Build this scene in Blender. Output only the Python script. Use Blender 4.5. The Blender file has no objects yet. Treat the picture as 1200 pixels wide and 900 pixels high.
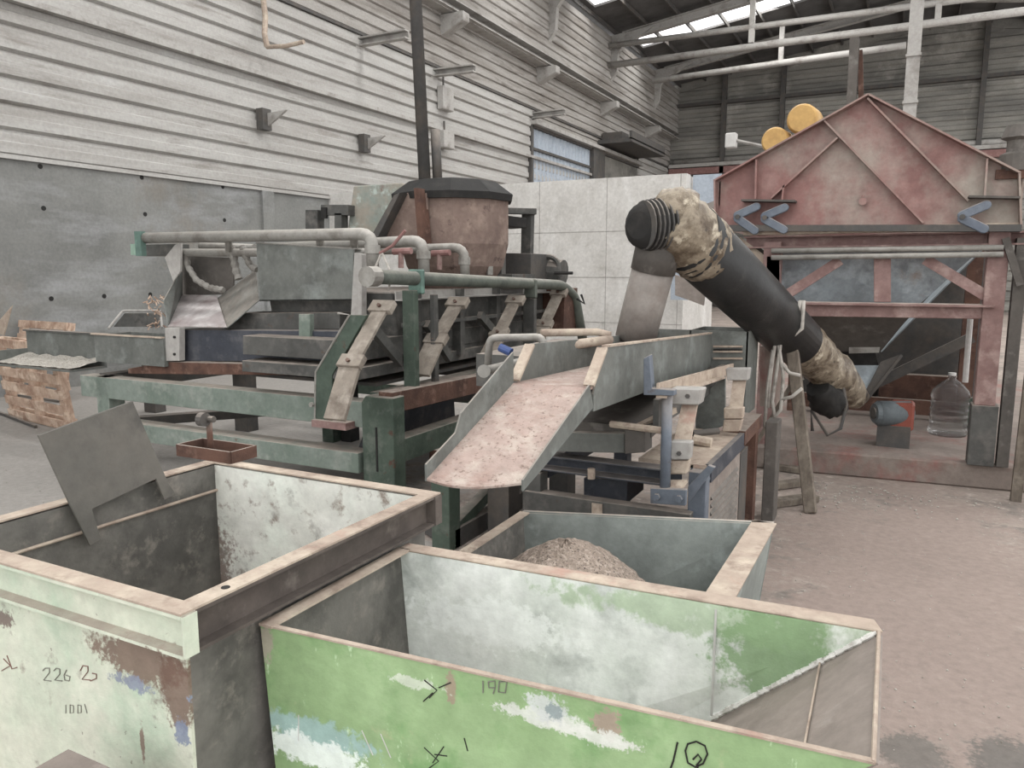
import bpy, bmesh, math, random
from mathutils import Vector, Matrix
random.seed(7)
SC = bpy.context.scene
COL = SC.collection

# ------------------------------------------------------------------ camera
F = 900.0; PITCH = math.radians(8.3); H = 1.7
YAW = math.atan((1066 - 600) * math.cos(PITCH) / F)
def _axes():
    cy, sy, cp, sp = math.cos(YAW), math.sin(YAW), math.cos(PITCH), math.sin(PITCH)
    return Vector((-sy*cp, cy*cp, -sp)), Vector((cy, sy, 0)), Vector((-sy*sp, cy*sp, cp))
FW, RT, UP = _axes()
def P(px, py, X=None, Y=None, Z=None):
    """measured point of the photograph on a known world plane -> world point"""
    d = FW + RT*((px-600)/F) + UP*(-(py-450)/F)
    if Z is not None: t = (Z-H)/d.z
    elif Y is not None: t = Y/d.y
    else: t = X/d.x
    return Vector((0, 0, H)) + d*t
cam_d = bpy.data.cameras.new('camera'); cam = bpy.data.objects.new('camera', cam_d)
COL.objects.link(cam); SC.camera = cam
cam.matrix_world = Matrix((( RT.x, UP.x, -FW.x, 0), (RT.y, UP.y, -FW.y, 0), (RT.z, UP.z, -FW.z, H), (0,0,0,1)))
cam_d.sensor_width = 36; cam_d.lens = 36*F/1200; cam_d.clip_end = 300; cam_d.clip_start = 0.02

# ------------------------------------------------------------------ materials
def LIN(c):
    if isinstance(c, str): c = tuple(int(c[i:i+2], 16) for i in (0, 2, 4))
    return tuple(((v/255)/12.92 if v/255 <= .04045 else ((v/255+.055)/1.055)**2.4) for v in c[:3]) + (1,)
MATS = {}
def mat(name, base, layers=(), rough=.7, metal=0.0, bump=.15, bscale=60, spec=.3, gain=.7, off=(0,0,0), sat=.72):
    """layers: ('noise', colour, scale, lo, hi[, (sx,sy,sz)]) | ('dust', colour, amount) | ('patch', colour, centre, radii, ragged)"""
    if name in MATS: return MATS[name]
    def lin(c):
        c = LIN(c); g_ = (c[0]*.3+c[1]*.6+c[2]*.1)
        return tuple(min(.9, max(0, (g_+(v-g_)*sat)*gain)) for v in c[:3]) + (1,)
    m = bpy.data.materials.new(name); m.use_nodes = True
    nt = m.node_tree; N = nt.nodes; L = nt.links
    b = N['Principled BSDF']; b.inputs['Roughness'].default_value = rough; b.inputs['Metallic'].default_value = metal
    b.inputs['Specular IOR Level'].default_value = spec
    tc = N.new('ShaderNodeTexCoord')
    def math_(op, a, bb=None, clamp=False):
        n = N.new('ShaderNodeMath'); n.operation = op; n.use_clamp = clamp
        for i, v in enumerate((a, bb)):
            if v is None: continue
            if isinstance(v, (int, float)): n.inputs[i].default_value = v
            else: L.new(v, n.inputs[i])
        return n.outputs[0]
    def noise(scale, st=None, detail=6, off=0):
        mp = N.new('ShaderNodeMapping'); L.new(tc.outputs['Object'], mp.inputs[0])
        if st: mp.inputs['Scale'].default_value = st
        mp.inputs['Location'].default_value = (off, off*1.7, off*.6)
        n = N.new('ShaderNodeTexNoise'); n.inputs['Scale'].default_value = scale; n.inputs['Detail'].default_value = detail
        n.inputs['Roughness'].default_value = .65
        L.new(mp.outputs[0], n.inputs['Vector']); return n.outputs['Fac']
    def mix(fac, a, bcol):
        n = N.new('ShaderNodeMix'); n.data_type = 'RGBA'; L.new(fac, n.inputs[0])
        L.new(a, n.inputs[6]); n.inputs[7].default_value = lin(bcol); return n.outputs[2]
    rgb = N.new('ShaderNodeRGB'); rgb.outputs[0].default_value = lin(base); col = rgb.outputs[0]
    k = 0
    for ly in layers:
        k += 1
        if ly[0] == 'noise':
            _, c, sc, lo, hi = ly[:5]; st = ly[5] if len(ly) > 5 else None
            mr = N.new('ShaderNodeMapRange'); L.new(noise(sc, st, off=k*3.1), mr.inputs[0])
            mr.inputs[1].default_value = lo; mr.inputs[2].default_value = hi
            col = mix(mr.outputs[0], col, c)
        elif ly[0] == 'dust':
            _, c, amt = ly
            g = N.new('ShaderNodeNewGeometry'); sp = N.new('ShaderNodeSeparateXYZ'); L.new(g.outputs['Normal'], sp.inputs[0])
            up = N.new('ShaderNodeMapRange'); L.new(sp.outputs['Z'], up.inputs[0]); up.inputs[1].default_value = .25; up.inputs[2].default_value = .8
            ns = N.new('ShaderNodeMapRange'); L.new(noise(9, off=k), ns.inputs[0]); ns.inputs[1].default_value = .15; ns.inputs[2].default_value = .55
            col = mix(math_('MULTIPLY', math_('MULTIPLY', up.outputs[0], ns.outputs[0]), amt, True), col, c)
        elif ly[0] == 'patch':
            _, c, cen, rad, rag = ly[:5]; ns = ly[5] if len(ly) > 5 else 14
            mp = N.new('ShaderNodeMapping'); mp.vector_type = 'POINT'; L.new(tc.outputs['Object'], mp.inputs[0])
            mp.inputs['Location'].default_value = tuple(-(cen[i]-off[i])/rad[i] for i in range(3)); mp.inputs['Scale'].default_value = tuple(1/r for r in rad)
            ln = N.new('ShaderNodeVectorMath'); ln.operation = 'LENGTH'; L.new(mp.outputs[0], ln.inputs[0])
            d = math_('ADD', ln.outputs['Value'], math_('MULTIPLY', math_('SUBTRACT', noise(ns, off=k*2.3), .5), rag*1.5)); d = math_('ADD', d, math_('MULTIPLY', math_('SUBTRACT', noise(ns*6, off=k*1.3), .5), 1.8))
            mr = N.new('ShaderNodeMapRange'); L.new(d, mr.inputs[0]); mr.inputs[1].default_value = 1.12; mr.inputs[2].default_value = .80; mr.inputs[4].default_value = .88
            col = mix(mr.outputs[0], col, c)
    # fine tonal break-up
    hsv = N.new('ShaderNodeHueSaturation'); L.new(col, hsv.inputs['Color'])
    mr = N.new('ShaderNodeMapRange'); L.new(noise(22, off=9), mr.inputs[0]); mr.inputs[1].default_value = .25; mr.inputs[2].default_value = .75
    mr.inputs[3].default_value = .84; mr.inputs[4].default_value = 1.14; L.new(mr.outputs[0], hsv.inputs['Value'])
    L.new(hsv.outputs[0], b.inputs['Base Color'])
    if bump:
        bp = N.new('ShaderNodeBump'); bp.inputs['Strength'].default_value = bump; bp.inputs['Distance'].default_value = .01
        L.new(noise(bscale, off=5), bp.inputs['Height']); L.new(bp.outputs[0], b.inputs['Normal'])
    MATS[name] = m; return m

RUST = '6e4a3a'; DUST = 'b3a496'; DRK = '3c3a38'
m_floor = mat('floor_dirt', 'a8978a', [('noise','8f8076',.9,.4,.62),('noise','7d746c',3.2,.52,.66),('noise','c2b4a6',14,.55,.75),
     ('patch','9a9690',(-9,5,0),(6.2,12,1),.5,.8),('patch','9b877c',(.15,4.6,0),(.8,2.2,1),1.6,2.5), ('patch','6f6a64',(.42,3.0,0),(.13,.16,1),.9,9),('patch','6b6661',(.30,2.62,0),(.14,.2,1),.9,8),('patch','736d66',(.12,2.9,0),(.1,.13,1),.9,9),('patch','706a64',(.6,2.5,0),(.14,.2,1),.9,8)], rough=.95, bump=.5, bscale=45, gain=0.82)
m_conc = mat('concrete_wall', '8f908c', [('noise','7c7d7a',.55,.42,.62),('noise','a3a5a6',1.3,.5,.72,(1,.4,1.6)),('noise','8a8072',.5,.55,.72)], rough=.9, bump=.2, bscale=30, gain=0.76)
m_siding = mat('wall_cladding', 'e4e1db', [('noise','c6c0b8',1.1,.42,.68,(1,.25,2.5)),('noise','a79d92',2.2,.56,.78,(1,.35,3)),('noise','f2f1ef',3,.6,.8,(1,.3,1))], rough=.7, bump=.1, bscale=20, gain=0.5)
m_siding2 = mat('upper_wall_cladding', 'd2ccc4', [('noise','a89e93',1.1,.42,.64,(1,.25,2.5)),('noise','8d8277',2.2,.54,.74,(1,.35,3)),('noise','d9d5cf',3,.6,.8,(1,.3,1))], rough=.75, bump=.1, bscale=20, gain=0.5)
m_sidingd = mat('back_cladding', '9c9990', [('noise','7b7973',.8,.42,.62,(.35,1,1.5)),('noise','b9b5ab',.6,.55,.7)], rough=.8, bump=.1, gain=0.75)
m_part = mat('white_block_wall', 'e3e0da', [('noise','cdc9c2',1.2,.42,.66),('noise','f0eeea',2,.5,.7,(1,1,.4)),('noise','bdb7ae',3.5,.62,.76)], rough=.85, bump=.15, gain=0.75)
m_roof = mat('roof_sheet', '6c6a69', [('noise','4f4d4c',.7,.4,.65)], rough=.85, bump=.05, gain=0.75)
m_steelw = mat('pale_grey_steel', 'bdb9b3', [('noise','979088',3,.5,.7)], rough=.6, gain=0.7)
m_steeld = mat('dark_grey_steel', '5a5856', [('noise','6f655b',4,.45,.7),('dust',DUST,.6)], rough=.7)
m_pale = mat('pale_green_worn_paint', 'b9c6ae', [('noise','c9cdb8',3,.4,.6),('noise','9fbfa0',1.6,.55,.7),('noise','8b8478',12,.62,.72),('noise','8a7a6c',5,.66,.74),
     ('noise','6b5a50',40,.68,.73), ('patch','735545',(-1.3335,0.9450,0.9282),(0.1313,0.3,0.0525),.9,11), ('patch','735545',(-1.2233,0.9450,0.8968),(0.0473,0.3,0.0840),1.0,14),
     ('patch','7c87a0',(-1.3650,0.9450,0.8726),(0.0525,0.3,0.0168),2.6,22),('patch','7483a0',(-1.2201,0.9450,0.8033),(0.0210,0.3,0.0273),2.4,24),('patch','8091ac',(-1.1550,0.9450,0.8862),(0.0231,0.3,0.0420),3.0,26),
     ('patch','86695b',(-1.3366,0.9450,0.7445),(0.0074,0.3,0.0473),1.0,12),('patch','6a544e',(-1.7955,0.9450,0.9177),(0.0315,0.3,0.0210),1.6,14),('dust','a8978a',.9)], rough=.62, bump=.25, gain=1.0, off=(-1.6065,1.35975,0))
m_palein = mat('pale_green_bin_inside', 'f0f0e8', [('noise','d8dad0',2.5,.4,.6),('noise','e8f0e4',3.6,.5,.66),('noise','96877a',18,.56,.7),
     ('patch','8b7468',(-2.1000,1.8060,0.6710),(0.1365,0.4,0.2310),1.5,9),('noise','8d8a83',7,.6,.72)], rough=.7, bump=.2, gain=1.0, off=(-1.6065,1.35975,0))
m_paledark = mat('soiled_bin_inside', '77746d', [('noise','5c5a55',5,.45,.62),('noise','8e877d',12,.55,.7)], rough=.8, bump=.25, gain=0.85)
m_green = mat('grass_green_worn_paint', '71925a', [('noise','7f9f68',2.2,.42,.6),('noise','5d8a49',5,.52,.68),('noise','a9c79a',26,.63,.72,(1,1,.5)),('noise','8f9a6a',7,.62,.72),
     ('patch','7fa3a0',(-1.04,1.12,.745),(.15,.4,.035),1.4,9),('patch','c6d2cc',(-1.05,1.12,.70),(.15,.4,.03),1.8,14),
     ('patch','b0b5ad',(-.545,1.15,.905),(.085,.4,.016),2.0,26),('patch','b4b8b0',(-.45,1.16,.893),(.06,.4,.014),2.2,26),('patch','a6adab',(-.53,1.15,.925),(.04,.4,.028),1.8,30),('patch','6f8082',(-.515,1.15,.922),(.016,.4,.018),1.6,30),
     ('patch','8f7a6c',(-.418,1.16,.922),(.022,.4,.024),2.2,30),('patch','b4b8b0',(-.405,1.16,.892),(.025,.4,.016),2.4,30),('patch','8a7863',(-.722,1.14,.915),(.010,.4,.035),2.2,26),('patch','a9b5a0',(-.80,1.14,.912),(.05,.4,.012),2.4,30),
     ('patch','8d8474',(-1.165,1.1,.92),(.02,.4,.05),1.6,24)], rough=.5, bump=.2, gain=1.35, off=(-.6,1.4,0))
m_greenin = mat('green_bin_inside', 'd6dcd6', [('noise','eceeec',3,.42,.62),('noise','a3aaa6',4,.52,.70),('patch','a9c09c',(-.30,1.69,.93),(.42,.3,.05),1.0,6),
     ('patch','7fa76c',(-.19,1.7,.87),(.15,.3,.12),.6,8),('noise','eef0ef',6,.56,.70,(1,1,.6)),('patch','eef2f0',(-.9,1.69,.8),(.25,.3,.06),1.8,8)], rough=.6, bump=.2, gain=1.0, off=(-.6,1.4,0))
m_dustrim = mat('dusty_tan_steel', 'b5a08c', [('noise','c9b7a0',6,.45,.65),('noise','9b8473',12,.52,.68),('noise','b58b78',4,.6,.7)], rough=.9, bump=.3, gain=0.85)
m_brownplate = mat('dusty_brown_plate', '857970', [('noise','776c64',3,.4,.65),('noise','938880',8,.55,.7)], rough=.85, bump=.15, gain=1.15)
m_greybin = mat('grey_green_bin', '828b86', [('noise','6f7773',3,.42,.62),('noise','9aa5a2',5,.55,.7),('dust','a8988a',.8)], rough=.6, bump=.15, gain=1.1)
m_soil = mat('soiled_brown_steel', '6f635b', [('noise','5b514b',4,.42,.62),('noise','857a70',8,.55,.7)], rough=.85)
m_loose = mat('grey_olive_plate', '6e6b64', [('noise','7a746b',3,.4,.65),('noise','625f5a',8,.5,.7)], rough=.75, bump=.15)
m_gravel = mat('brown_grit', 'a3907f', [('noise','c0ad9c',60,.5,.6),('noise','5d5049',90,.55,.62)], rough=1, bump=1.0, bscale=120, gain=.95)
m_white = mat('white_pellets', 'cfc8bb', [('noise','9c9384',70,.52,.6)], rough=1, bump=1.0, bscale=110)
m_gframe = mat('dark_green_frame_paint', '5d7362', [('noise','4c6152',3,.42,.62),('noise','7d897c',6,.52,.7),('noise',RUST,9,.63,.7),('dust',DUST,.9)], rough=.6, gain=0.55)
m_lgframe = mat('light_green_frame_paint', '87968b', [('noise','748679',3,.42,.62),('noise','9da69b',7,.52,.7),('noise','7a6757',9,.66,.72),('dust',DUST,.9)], rough=.6, gain=0.75)
m_rust = mat('rusty_beam', '78513f', [('noise','5e4034',5,.42,.62),('noise','96705c',9,.55,.7),('dust',DUST,.9)], rough=.85, bump=.35)
m_mach = mat('grimy_machine_steel', '6a6a66', [('noise','565653',2.5,.42,.62),('noise','85807a',6,.5,.7),('noise','6b5546',6,.62,.72),('dust',DUST,.9)], rough=.7, gain=0.6)
m_navy = mat('navy_painted_steel', '51555f', [('noise','434956',3,.4,.6),('noise','6a6c72',7,.52,.7),('dust','9a9088',.8)], rough=.6)
m_blue = mat('blue_grey_paint', '74808f', [('noise','7d8797',5,.48,.68),('noise','5d6a7e',3,.5,.7),('noise','6c5c55',9,.64,.72),('dust',DUST,.8)], rough=.6)
m_tan = mat('dusty_spring_plate', 'a39686', [('noise','8a7c6e',6,.48,.66),('noise','b9ad9d',9,.5,.68)], rough=.9, bump=.3)
m_pipe = mat('dusty_galvanised_pipe', 'aaa79f', [('noise','8b857c',7,.46,.66),('dust','c8c1b6',.8)], rough=.55, metal=.2)
m_gpipe = mat('green_manifold_pipe', '6e766a', [('noise','5a6259',5,.45,.65),('dust','a9a396',.8)], rough=.55)
m_pink = mat('reddish_grit_on_tray', 'b39a8e', [('noise','a98a7d',4,.5,.66),('noise','c2b1a3',9,.48,.66),('noise','8d7467',45,.56,.66)], rough=.95, bump=.5, gain=0.85)
m_shiny = mat('scoured_bright_steel', 'b9adac', [('noise','d9d3d1',3,.45,.62),('noise','9f8a88',5,.52,.7)], rough=.35, metal=.3, gain=1.0)
m_tray = mat('grey_tray_side', '7d817b', [('noise','6c706b',3,.42,.62),('noise','929a95',5,.52,.7),('dust',DUST,.7)], rough=.55)
m_tank = mat('rusty_pink_tank', '93796c', [('noise','82695e',4,.42,.62),('noise','a68c7c',7,.5,.68),('noise','665048',9,.6,.7)], rough=.85, bump=.5, bscale=25)
m_aqua = mat('weathered_aqua_panel', '93a298', [('noise','a9a08f',3,.42,.6),('noise','c3d6cc',5,.56,.68),('noise','8f7568',4,.58,.68)], rough=.7)
m_red = mat('oxide_red_steel', '8c5e57', [('noise','805650',2,.42,.62),('noise','97726a',3,.5,.7),('noise','9a8f82',1.3,.46,.66),('dust','8a7f76',.7)], rough=.6, gain=1.0)
m_redlt = mat('faded_red_beam', '93706a', [('noise','85605a',4,.42,.62),('noise','ad8f86',6,.5,.68),('dust',DUST,.9)], rough=.65, gain=0.85)
m_bgsheet = mat('blue_grey_sheet', '8b98a0', [('noise','727b80',2.5,.42,.62),('noise','a3b0b8',4,.52,.7),('noise','8a8076',3,.6,.72)], rough=.55, gain=1.2)
m_funnel = mat('dusty_funnel_steel', '6f6861', [('noise','5f5a55',3,.42,.65),('noise','8b857e',6,.56,.7)], rough=.8)
m_tube = mat('black_steel_tube', '454647', [('noise','3a3b3c',2.5,.42,.62),('noise','5e5d5a',4,.54,.7),('dust','6b655f',.35)], rough=.42, metal=.35, spec=.5, gain=0.5)
m_wrap = mat('tan_plastic_wrap', 'a8977c', [('noise','6e5b45',6,.46,.6),('noise','dccdb0',9,.56,.66),('noise','40362e',7,.6,.68)], rough=.45, bump=1.0, bscale=22)
m_down = mat('dusty_grey_duct', '9a9189', [('noise','8b7d73',4,.45,.65),('noise','a9a39b',3,.5,.7)], rough=.7)
m_black = mat('black_rubber', '2c2b2a', [('noise','3d3a37',6,.5,.7)], rough=.8)
m_wood = mat('pallet_wood', 'c8a78c', [('noise','a07b62',4,.42,.62,(1,1,5)),('noise','dcc2a8',6,.5,.68)], rough=.85, gain=0.95)
m_woodg = mat('weathered_wood', '857868', [('noise','6c6054',4,.42,.62,(6,6,1)),('noise','9c8f7e',6,.5,.68)], rough=.9)
m_concstep = mat('reddish_concrete', '97877c', [('noise','9a6b61',1.6,.52,.62),('noise','86776d',3,.45,.65)], rough=.95, bump=.3)
m_yellow = mat('yellow_paint', 'e3ab2c', [('noise','c98f22',5,.5,.7)], rough=.5)
m_motor = mat('grey_blue_motor', '707c82', [('noise','5a6266',6,.5,.68)], rough=.5)
m_orange = mat('orange_red_paint', 'a8492f', [('noise','8a3d2a',6,.5,.7)], rough=.5)
m_hose = mat('ribbed_grey_hose', '938f87', [('noise','6e665c',8,.5,.68)], rough=.6)
m_cable = mat('pale_cable', 'c4bdb2', [('noise','8f877d',8,.5,.68)], rough=.7)
m_redcable = mat('faded_red_strap', '9c6a64', [('noise','b98a84',8,.5,.7)], rough=.7)
m_bluev = mat('blue_valve_plastic', '3f5fa6', [], rough=.4)
m_teal = mat('green_fitting_plastic', '5f8377', [('noise','78a896',8,.5,.7)], rough=.6)
m_ltgreen = mat('light_green_fitting', '93b9a3', [], rough=.6)
m_winb = mat('blue_ribbed_sheet', 'b8c6d6', [('noise','9fb0c4',4,.5,.7)], rough=.5)
m_ink = mat('black_marker_ink', '2e2b29', [], rough=.7, bump=0)
m_inkr = mat('red_brown_marker_ink', '96685b', [], rough=.8, bump=0)
m_inkg = mat('faded_grey_ink', '8d8b80', [], rough=.8, bump=0)
m_whitep = mat('white_plastic', 'dedcd8', [], rough=.5)
m_crust = mat('white_crust', 'ece9e4', [('noise','c9c4bc',30,.5,.6)], rough=1, bump=.8, gain=.95)
m_pvc = mat('clear_bottle_plastic', 'e8ecee', [], rough=.12, bump=0)
bs = m_pvc.node_tree.nodes['Principled BSDF']; bs.inputs['Transmission Weight'].default_value = .9; bs.inputs['IOR'].default_value = 1.2; bs.inputs['Alpha'].default_value = .55

# ------------------------------------------------------------------ mesh builder
class MB:
    def __init__(s): s.v = []; s.f = []
    def add(s, vs, fs):
        o = len(s.v); s.v += [Vector(v) for v in vs]; s.f += [tuple(i+o for i in f) for f in fs]; return s
    def box(s, a, b):
        x0, y0, z0 = a; x1, y1, z1 = b
        return s.add([(x0,y0,z0),(x1,y0,z0),(x1,y1,z0),(x0,y1,z0),(x0,y0,z1),(x1,y0,z1),(x1,y1,z1),(x0,y1,z1)],
              [(0,3,2,1),(4,5,6,7),(0,1,5,4),(1,2,6,5),(2,3,7,6),(3,0,4,7)])
    def prism(s, pts, ext):
        pts = [Vector(p) for p in pts]; n = len(pts); e = Vector(ext)
        return s.add(pts + [p+e for p in pts], [tuple(range(n))[::-1], tuple(range(n, 2*n))] + [(i, (i+1)%n, (i+1)%n+n, i+n) for i in range(n)])
    def beam(s, p0, p1, w, h, kind='box', t=.012, up=(0,0,1)):
        p0 = Vector(p0); p1 = Vector(p1); d = (p1-p0).normalized(); up = Vector(up)
        if abs(d.dot(up)) > .95: up = Vector((0,1,0)) if abs(d.y) < .9 else Vector((1,0,0))
        sd = d.cross(up).normalized(); u = sd.cross(d).normalized(); a, b = w/2, h/2
        prof = {'box': [(-a,-b),(a,-b),(a,b),(-a,b)],
                'I': [(-a,-b),(a,-b),(a,-b+t),(t/2,-b+t),(t/2,b-t),(a,b-t),(a,b),(-a,b),(-a,b-t),(-t/2,b-t),(-t/2,-b+t),(-a,-b+t)],
                'C': [(-a,-b),(a,-b),(a,-b+t),(-a+t,-b+t),(-a+t,b-t),(a,b-t),(a,b),(-a,b)],
                'D': [(a,-b),(a,b),(-a,b),(-a,b-t),(a-t,b-t),(a-t,-b+t),(-a,-b+t),(-a,-b)],
                'L': [(-a,-b),(a,-b),(a,-b+t),(-a+t,-b+t),(-a+t,b),(-a,b)]}[kind]
        return s.prism([p0 + sd*x + u*y for x, y in prof], p1-p0)
    def tube(s, pts, r, seg=12, bend=0.0, cap=True, ribs=None):
        pts = [Vector(p) for p in pts]
        if bend and len(pts) > 2:
            q = [pts[0]]
            for i in range(1, len(pts)-1):
                a, b, c = pts[i-1], pts[i], pts[i+1]; bb = min(bend, (a-b).length*.49, (c-b).length*.49)
                p0 = b + (a-b).normalized()*bb; p1 = b + (c-b).normalized()*bb
                for k in range(5):
                    t = k/4; q.append(p0*(1-t)**2 + b*2*t*(1-t) + p1*t*t)
            q.append(pts[-1]); pts = q
        if ribs:
            q = []; L = 0
            for i in range(len(pts)-1):
                n = max(2, int((pts[i+1]-pts[i]).length/ribs))
                for k in range(n): q.append(pts[i].lerp(pts[i+1], k/n))
            q.append(pts[-1]); pts = q
        n = len(pts); rs = r if isinstance(r, (list, tuple)) else [r*(1 if not ribs or i % 2 else .78) for i in range(n)]
        d0 = (pts[1]-pts[0]).normalized(); ref = Vector((0,0,1)) if abs(d0.z) < .9 else Vector((1,0,0))
        u = d0.cross(ref).normalized(); vs = []; fs = []
        for i in range(n):
            d = (pts[min(i+1, n-1)] - pts[max(i-1, 0)]).normalized()
            u = (u - d*u.dot(d)).normalized(); w = d.cross(u)
            for k in range(seg):
                a = 2*math.pi*k/seg; vs.append(pts[i] + (u*math.cos(a) + w*math.sin(a))*rs[i])
        for i in range(n-1):
            for k in range(seg): fs.append((i*seg+k, i*seg+(k+1)%seg, (i+1)*seg+(k+1)%seg, (i+1)*seg+k))
        if cap: fs += [tuple(range(seg))[::-1], tuple((n-1)*seg+k for k in range(seg))]
        return s.add(vs, fs)
    def lathe(s, c, prof, seg=24, sx=1, sy=1, rot=0):
        vs = []; fs = []; n = len(prof)
        for r, z in prof:
            for k in range(seg):
                a = 2*math.pi*k/seg + rot; vs.append((c[0]+r*math.cos(a)*sx, c[1]+r*math.sin(a)*sy, c[2]+z))
        for i in range(n-1):
            for k in range(seg): fs.append((i*seg+k, i*seg+(k+1)%seg, (i+1)*seg+(k+1)%seg, (i+1)*seg+k))
        fs += [tuple(range(seg))[::-1], tuple((n-1)*seg+k for k in range(seg))]
        return s.add(vs, fs)
    def bolt(s, p, ax, r=.012, h=.012):
        p = Vector(p); return s.tube([p, p+Vector(ax).normalized()*h], r, 6)
    def build(s, name, m, parent=None, smooth=False, bevel=0):
        me = bpy.data.meshes.new(name); off = root_loc(parent)
        me.from_pydata([tuple(v-off) for v in s.v], [], s.f)
        bm = bmesh.new(); bm.from_mesh(me); bmesh.ops.recalc_face_normals(bm, faces=bm.faces)
        bm.to_mesh(me); bm.free()
        o = bpy.data.objects.new(name, me); COL.objects.link(o); me.materials.append(m)
        if parent: o.parent = parent
        if smooth:
            for p in me.polygons: p.use_smooth = len(p.vertices) == 4
        if bevel:
            b = o.modifiers.new('bevel', 'BEVEL'); b.width = bevel; b.segments = 1; b.limit_method = 'ANGLE'; b.angle_limit = .7
        return o
def root_loc(o):
    v = Vector((0,0,0))
    while o: v += o.location; o = o.parent
    return v
def thing(name, loc, label, cat, group=None):
    o = bpy.data.objects.new(name, None); COL.objects.link(o); o.location = loc; o.empty_display_size = .1
    return tag(o, label, cat, group)
def tag(o, label, cat, group=None, kind=None):
    o['label'] = label; o['category'] = cat
    if group: o['group'] = group
    if kind: o['kind'] = kind
    return o
def struct(o, label=None, cat=None):
    o['kind'] = 'structure'
    if label: o['label'] = label
    if cat: o['category'] = cat
    return o
def plate(pix, ext, **k): return MB().prism([P(a, b, **k) for a, b in pix], ext)
def plate3(pts, th):
    """flat sheet through world points with thickness along its own normal"""
    pts = [Vector(p) for p in pts]; n = Vector((0,0,0))
    for i in range(1, len(pts)-1): n += (pts[i]-pts[0]).cross(pts[i+1]-pts[0])
    return MB().prism(pts, n.normalized()*th)

# ------------------------------------------------------------------ the hall
struct(MB().box((-13, -6, -.1), (14, 40, 0)).build('floor', m_floor), 'dusty brown workshop floor with grey left part', 'floor')
struct(MB().box((-11.4, -3, 0), (-11, 38.6, 3.25)).build('wall_left', m_conc), 'smooth grey cast concrete lower side wall', 'wall')
def siding(x, z0, z1, y0, y1, lap, d=.05, flip=1):
    prof = []; z = z0
    while z < z1 - 1e-3:
        h = min(lap, z1-z)
        prof += [(0, z), (d, z+h*.10), (d, z+h*.50), (d*.55, z+h*.56), (d*.55, z+h*.84), (d*.1, z+h*.97)]; z += h
    pts = [(x + flip*a, y0, zz) for a, zz in prof] + [(x-.15*flip, y0, z1), (x-.15*flip, y0, z0)]
    return MB().prism(pts, (0, y1-y0, 0))
cl = siding(-11.05, 3.27, 5.33, -3, 38.6, .345, .07).build('wall_left_cladding', m_siding); struct(cl, 'white ribbed cladding just above the grey concrete', 'wall')
a = siding(-10.98, 5.33, 6.8, -3, 22.8, .30, .07)
struct(a.build('wall_left_cladding', m_siding), 'white ribbed cladding band above the long dark flashing', 'wall')
a = siding(-11.0, 6.85, 8.2, -3, 38.6, .25, .05)
q = siding(-11.0, 6.44, 6.85, 22.6, 33.6, .2, .05); a.add(q.v, q.f)
struct(a.build('wall_left_cladding', m_siding2), 'finely ribbed cladding band under the crane girder', 'wall')
a = siding(-11.0, 5.33, 6.8, 33.5, 38.6, .30, .06)
struct(a.build('wall_left_cladding', m_siding), 'ribbed cladding at the far end beyond the window', 'wall')
a = siding(-10.62, 8.42, 10.5, -3, 38.6, .26, .05)
struct(a.build('wall_left_cladding', m_siding2), 'ribbed cladding above the crane girder up to the roof', 'wall')
# flashings and seams
struct(MB().box((-11.0, -3, 5.28), (-10.86, 38.6, 5.36)).build('trim_1', m_steelw), 'long folded flashing along the cladding', 'trim')
struct(MB().box((-11.0, -3, 6.78), (-10.9, 38.6, 6.83)).build('trim_2', m_steeld), 'dark seam between upper cladding bands', 'trim')
struct(MB().box((-11.1, -3, 3.22), (-10.95, 38.6, 3.28)).build('trim_3', m_siding), 'drip edge on top of the concrete wall', 'trim')
g = MB().beam((-10.66, -3, 8.3), (-10.66, 38.6, 8.3), .3, .26, 'C', .03)
g.box((-11.0, -3, 8.15), (-10.62, 38.6, 8.2))
struct(g.build('trim_4', m_steelw), 'long crane girder along the side wall', 'trim')
# tie-hole marks of the concrete
for i, (px, py) in enumerate([(47,195),(166,208),(261,219),(51,244),(170,251),(263,258),(60,350),(122,347),(176,345),(0,290)][:9]):
    p = P(px, py, X=-11); tag(MB().tube([p+Vector((-.02,0,0)), p+Vector((.006,0,0))], .035, 10).build('formwork_hole', m_black), 'small dark round formwork hole in the grey concrete wall', 'hole', 'formwork holes in the concrete wall')
# pilaster strip
struct(MB().box((-11.02, 11.05, 0), (-10.94, 11.35, 3.22)).build('trim_5', m_conc), 'flat vertical joint strip on the concrete wall', 'trim')
# corbels
YF = [0.5, 6.2, 11.9, 17.6, 23.3, 29.0, 34.6]
for i, y in enumerate(YF):
    if y < 10: continue
    b = MB(); b.prism([(-11,y-.16,8.14),(-10.3,y-.16,8.14),(-10.3,y-.16,7.92),(-11,y-.16,7.62)], (0,.32,0))
    struct(b.build('trim_%d' % (10+i), m_steelw, bevel=.02), 'pale steel corbel under the crane girder', 'trim')
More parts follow.
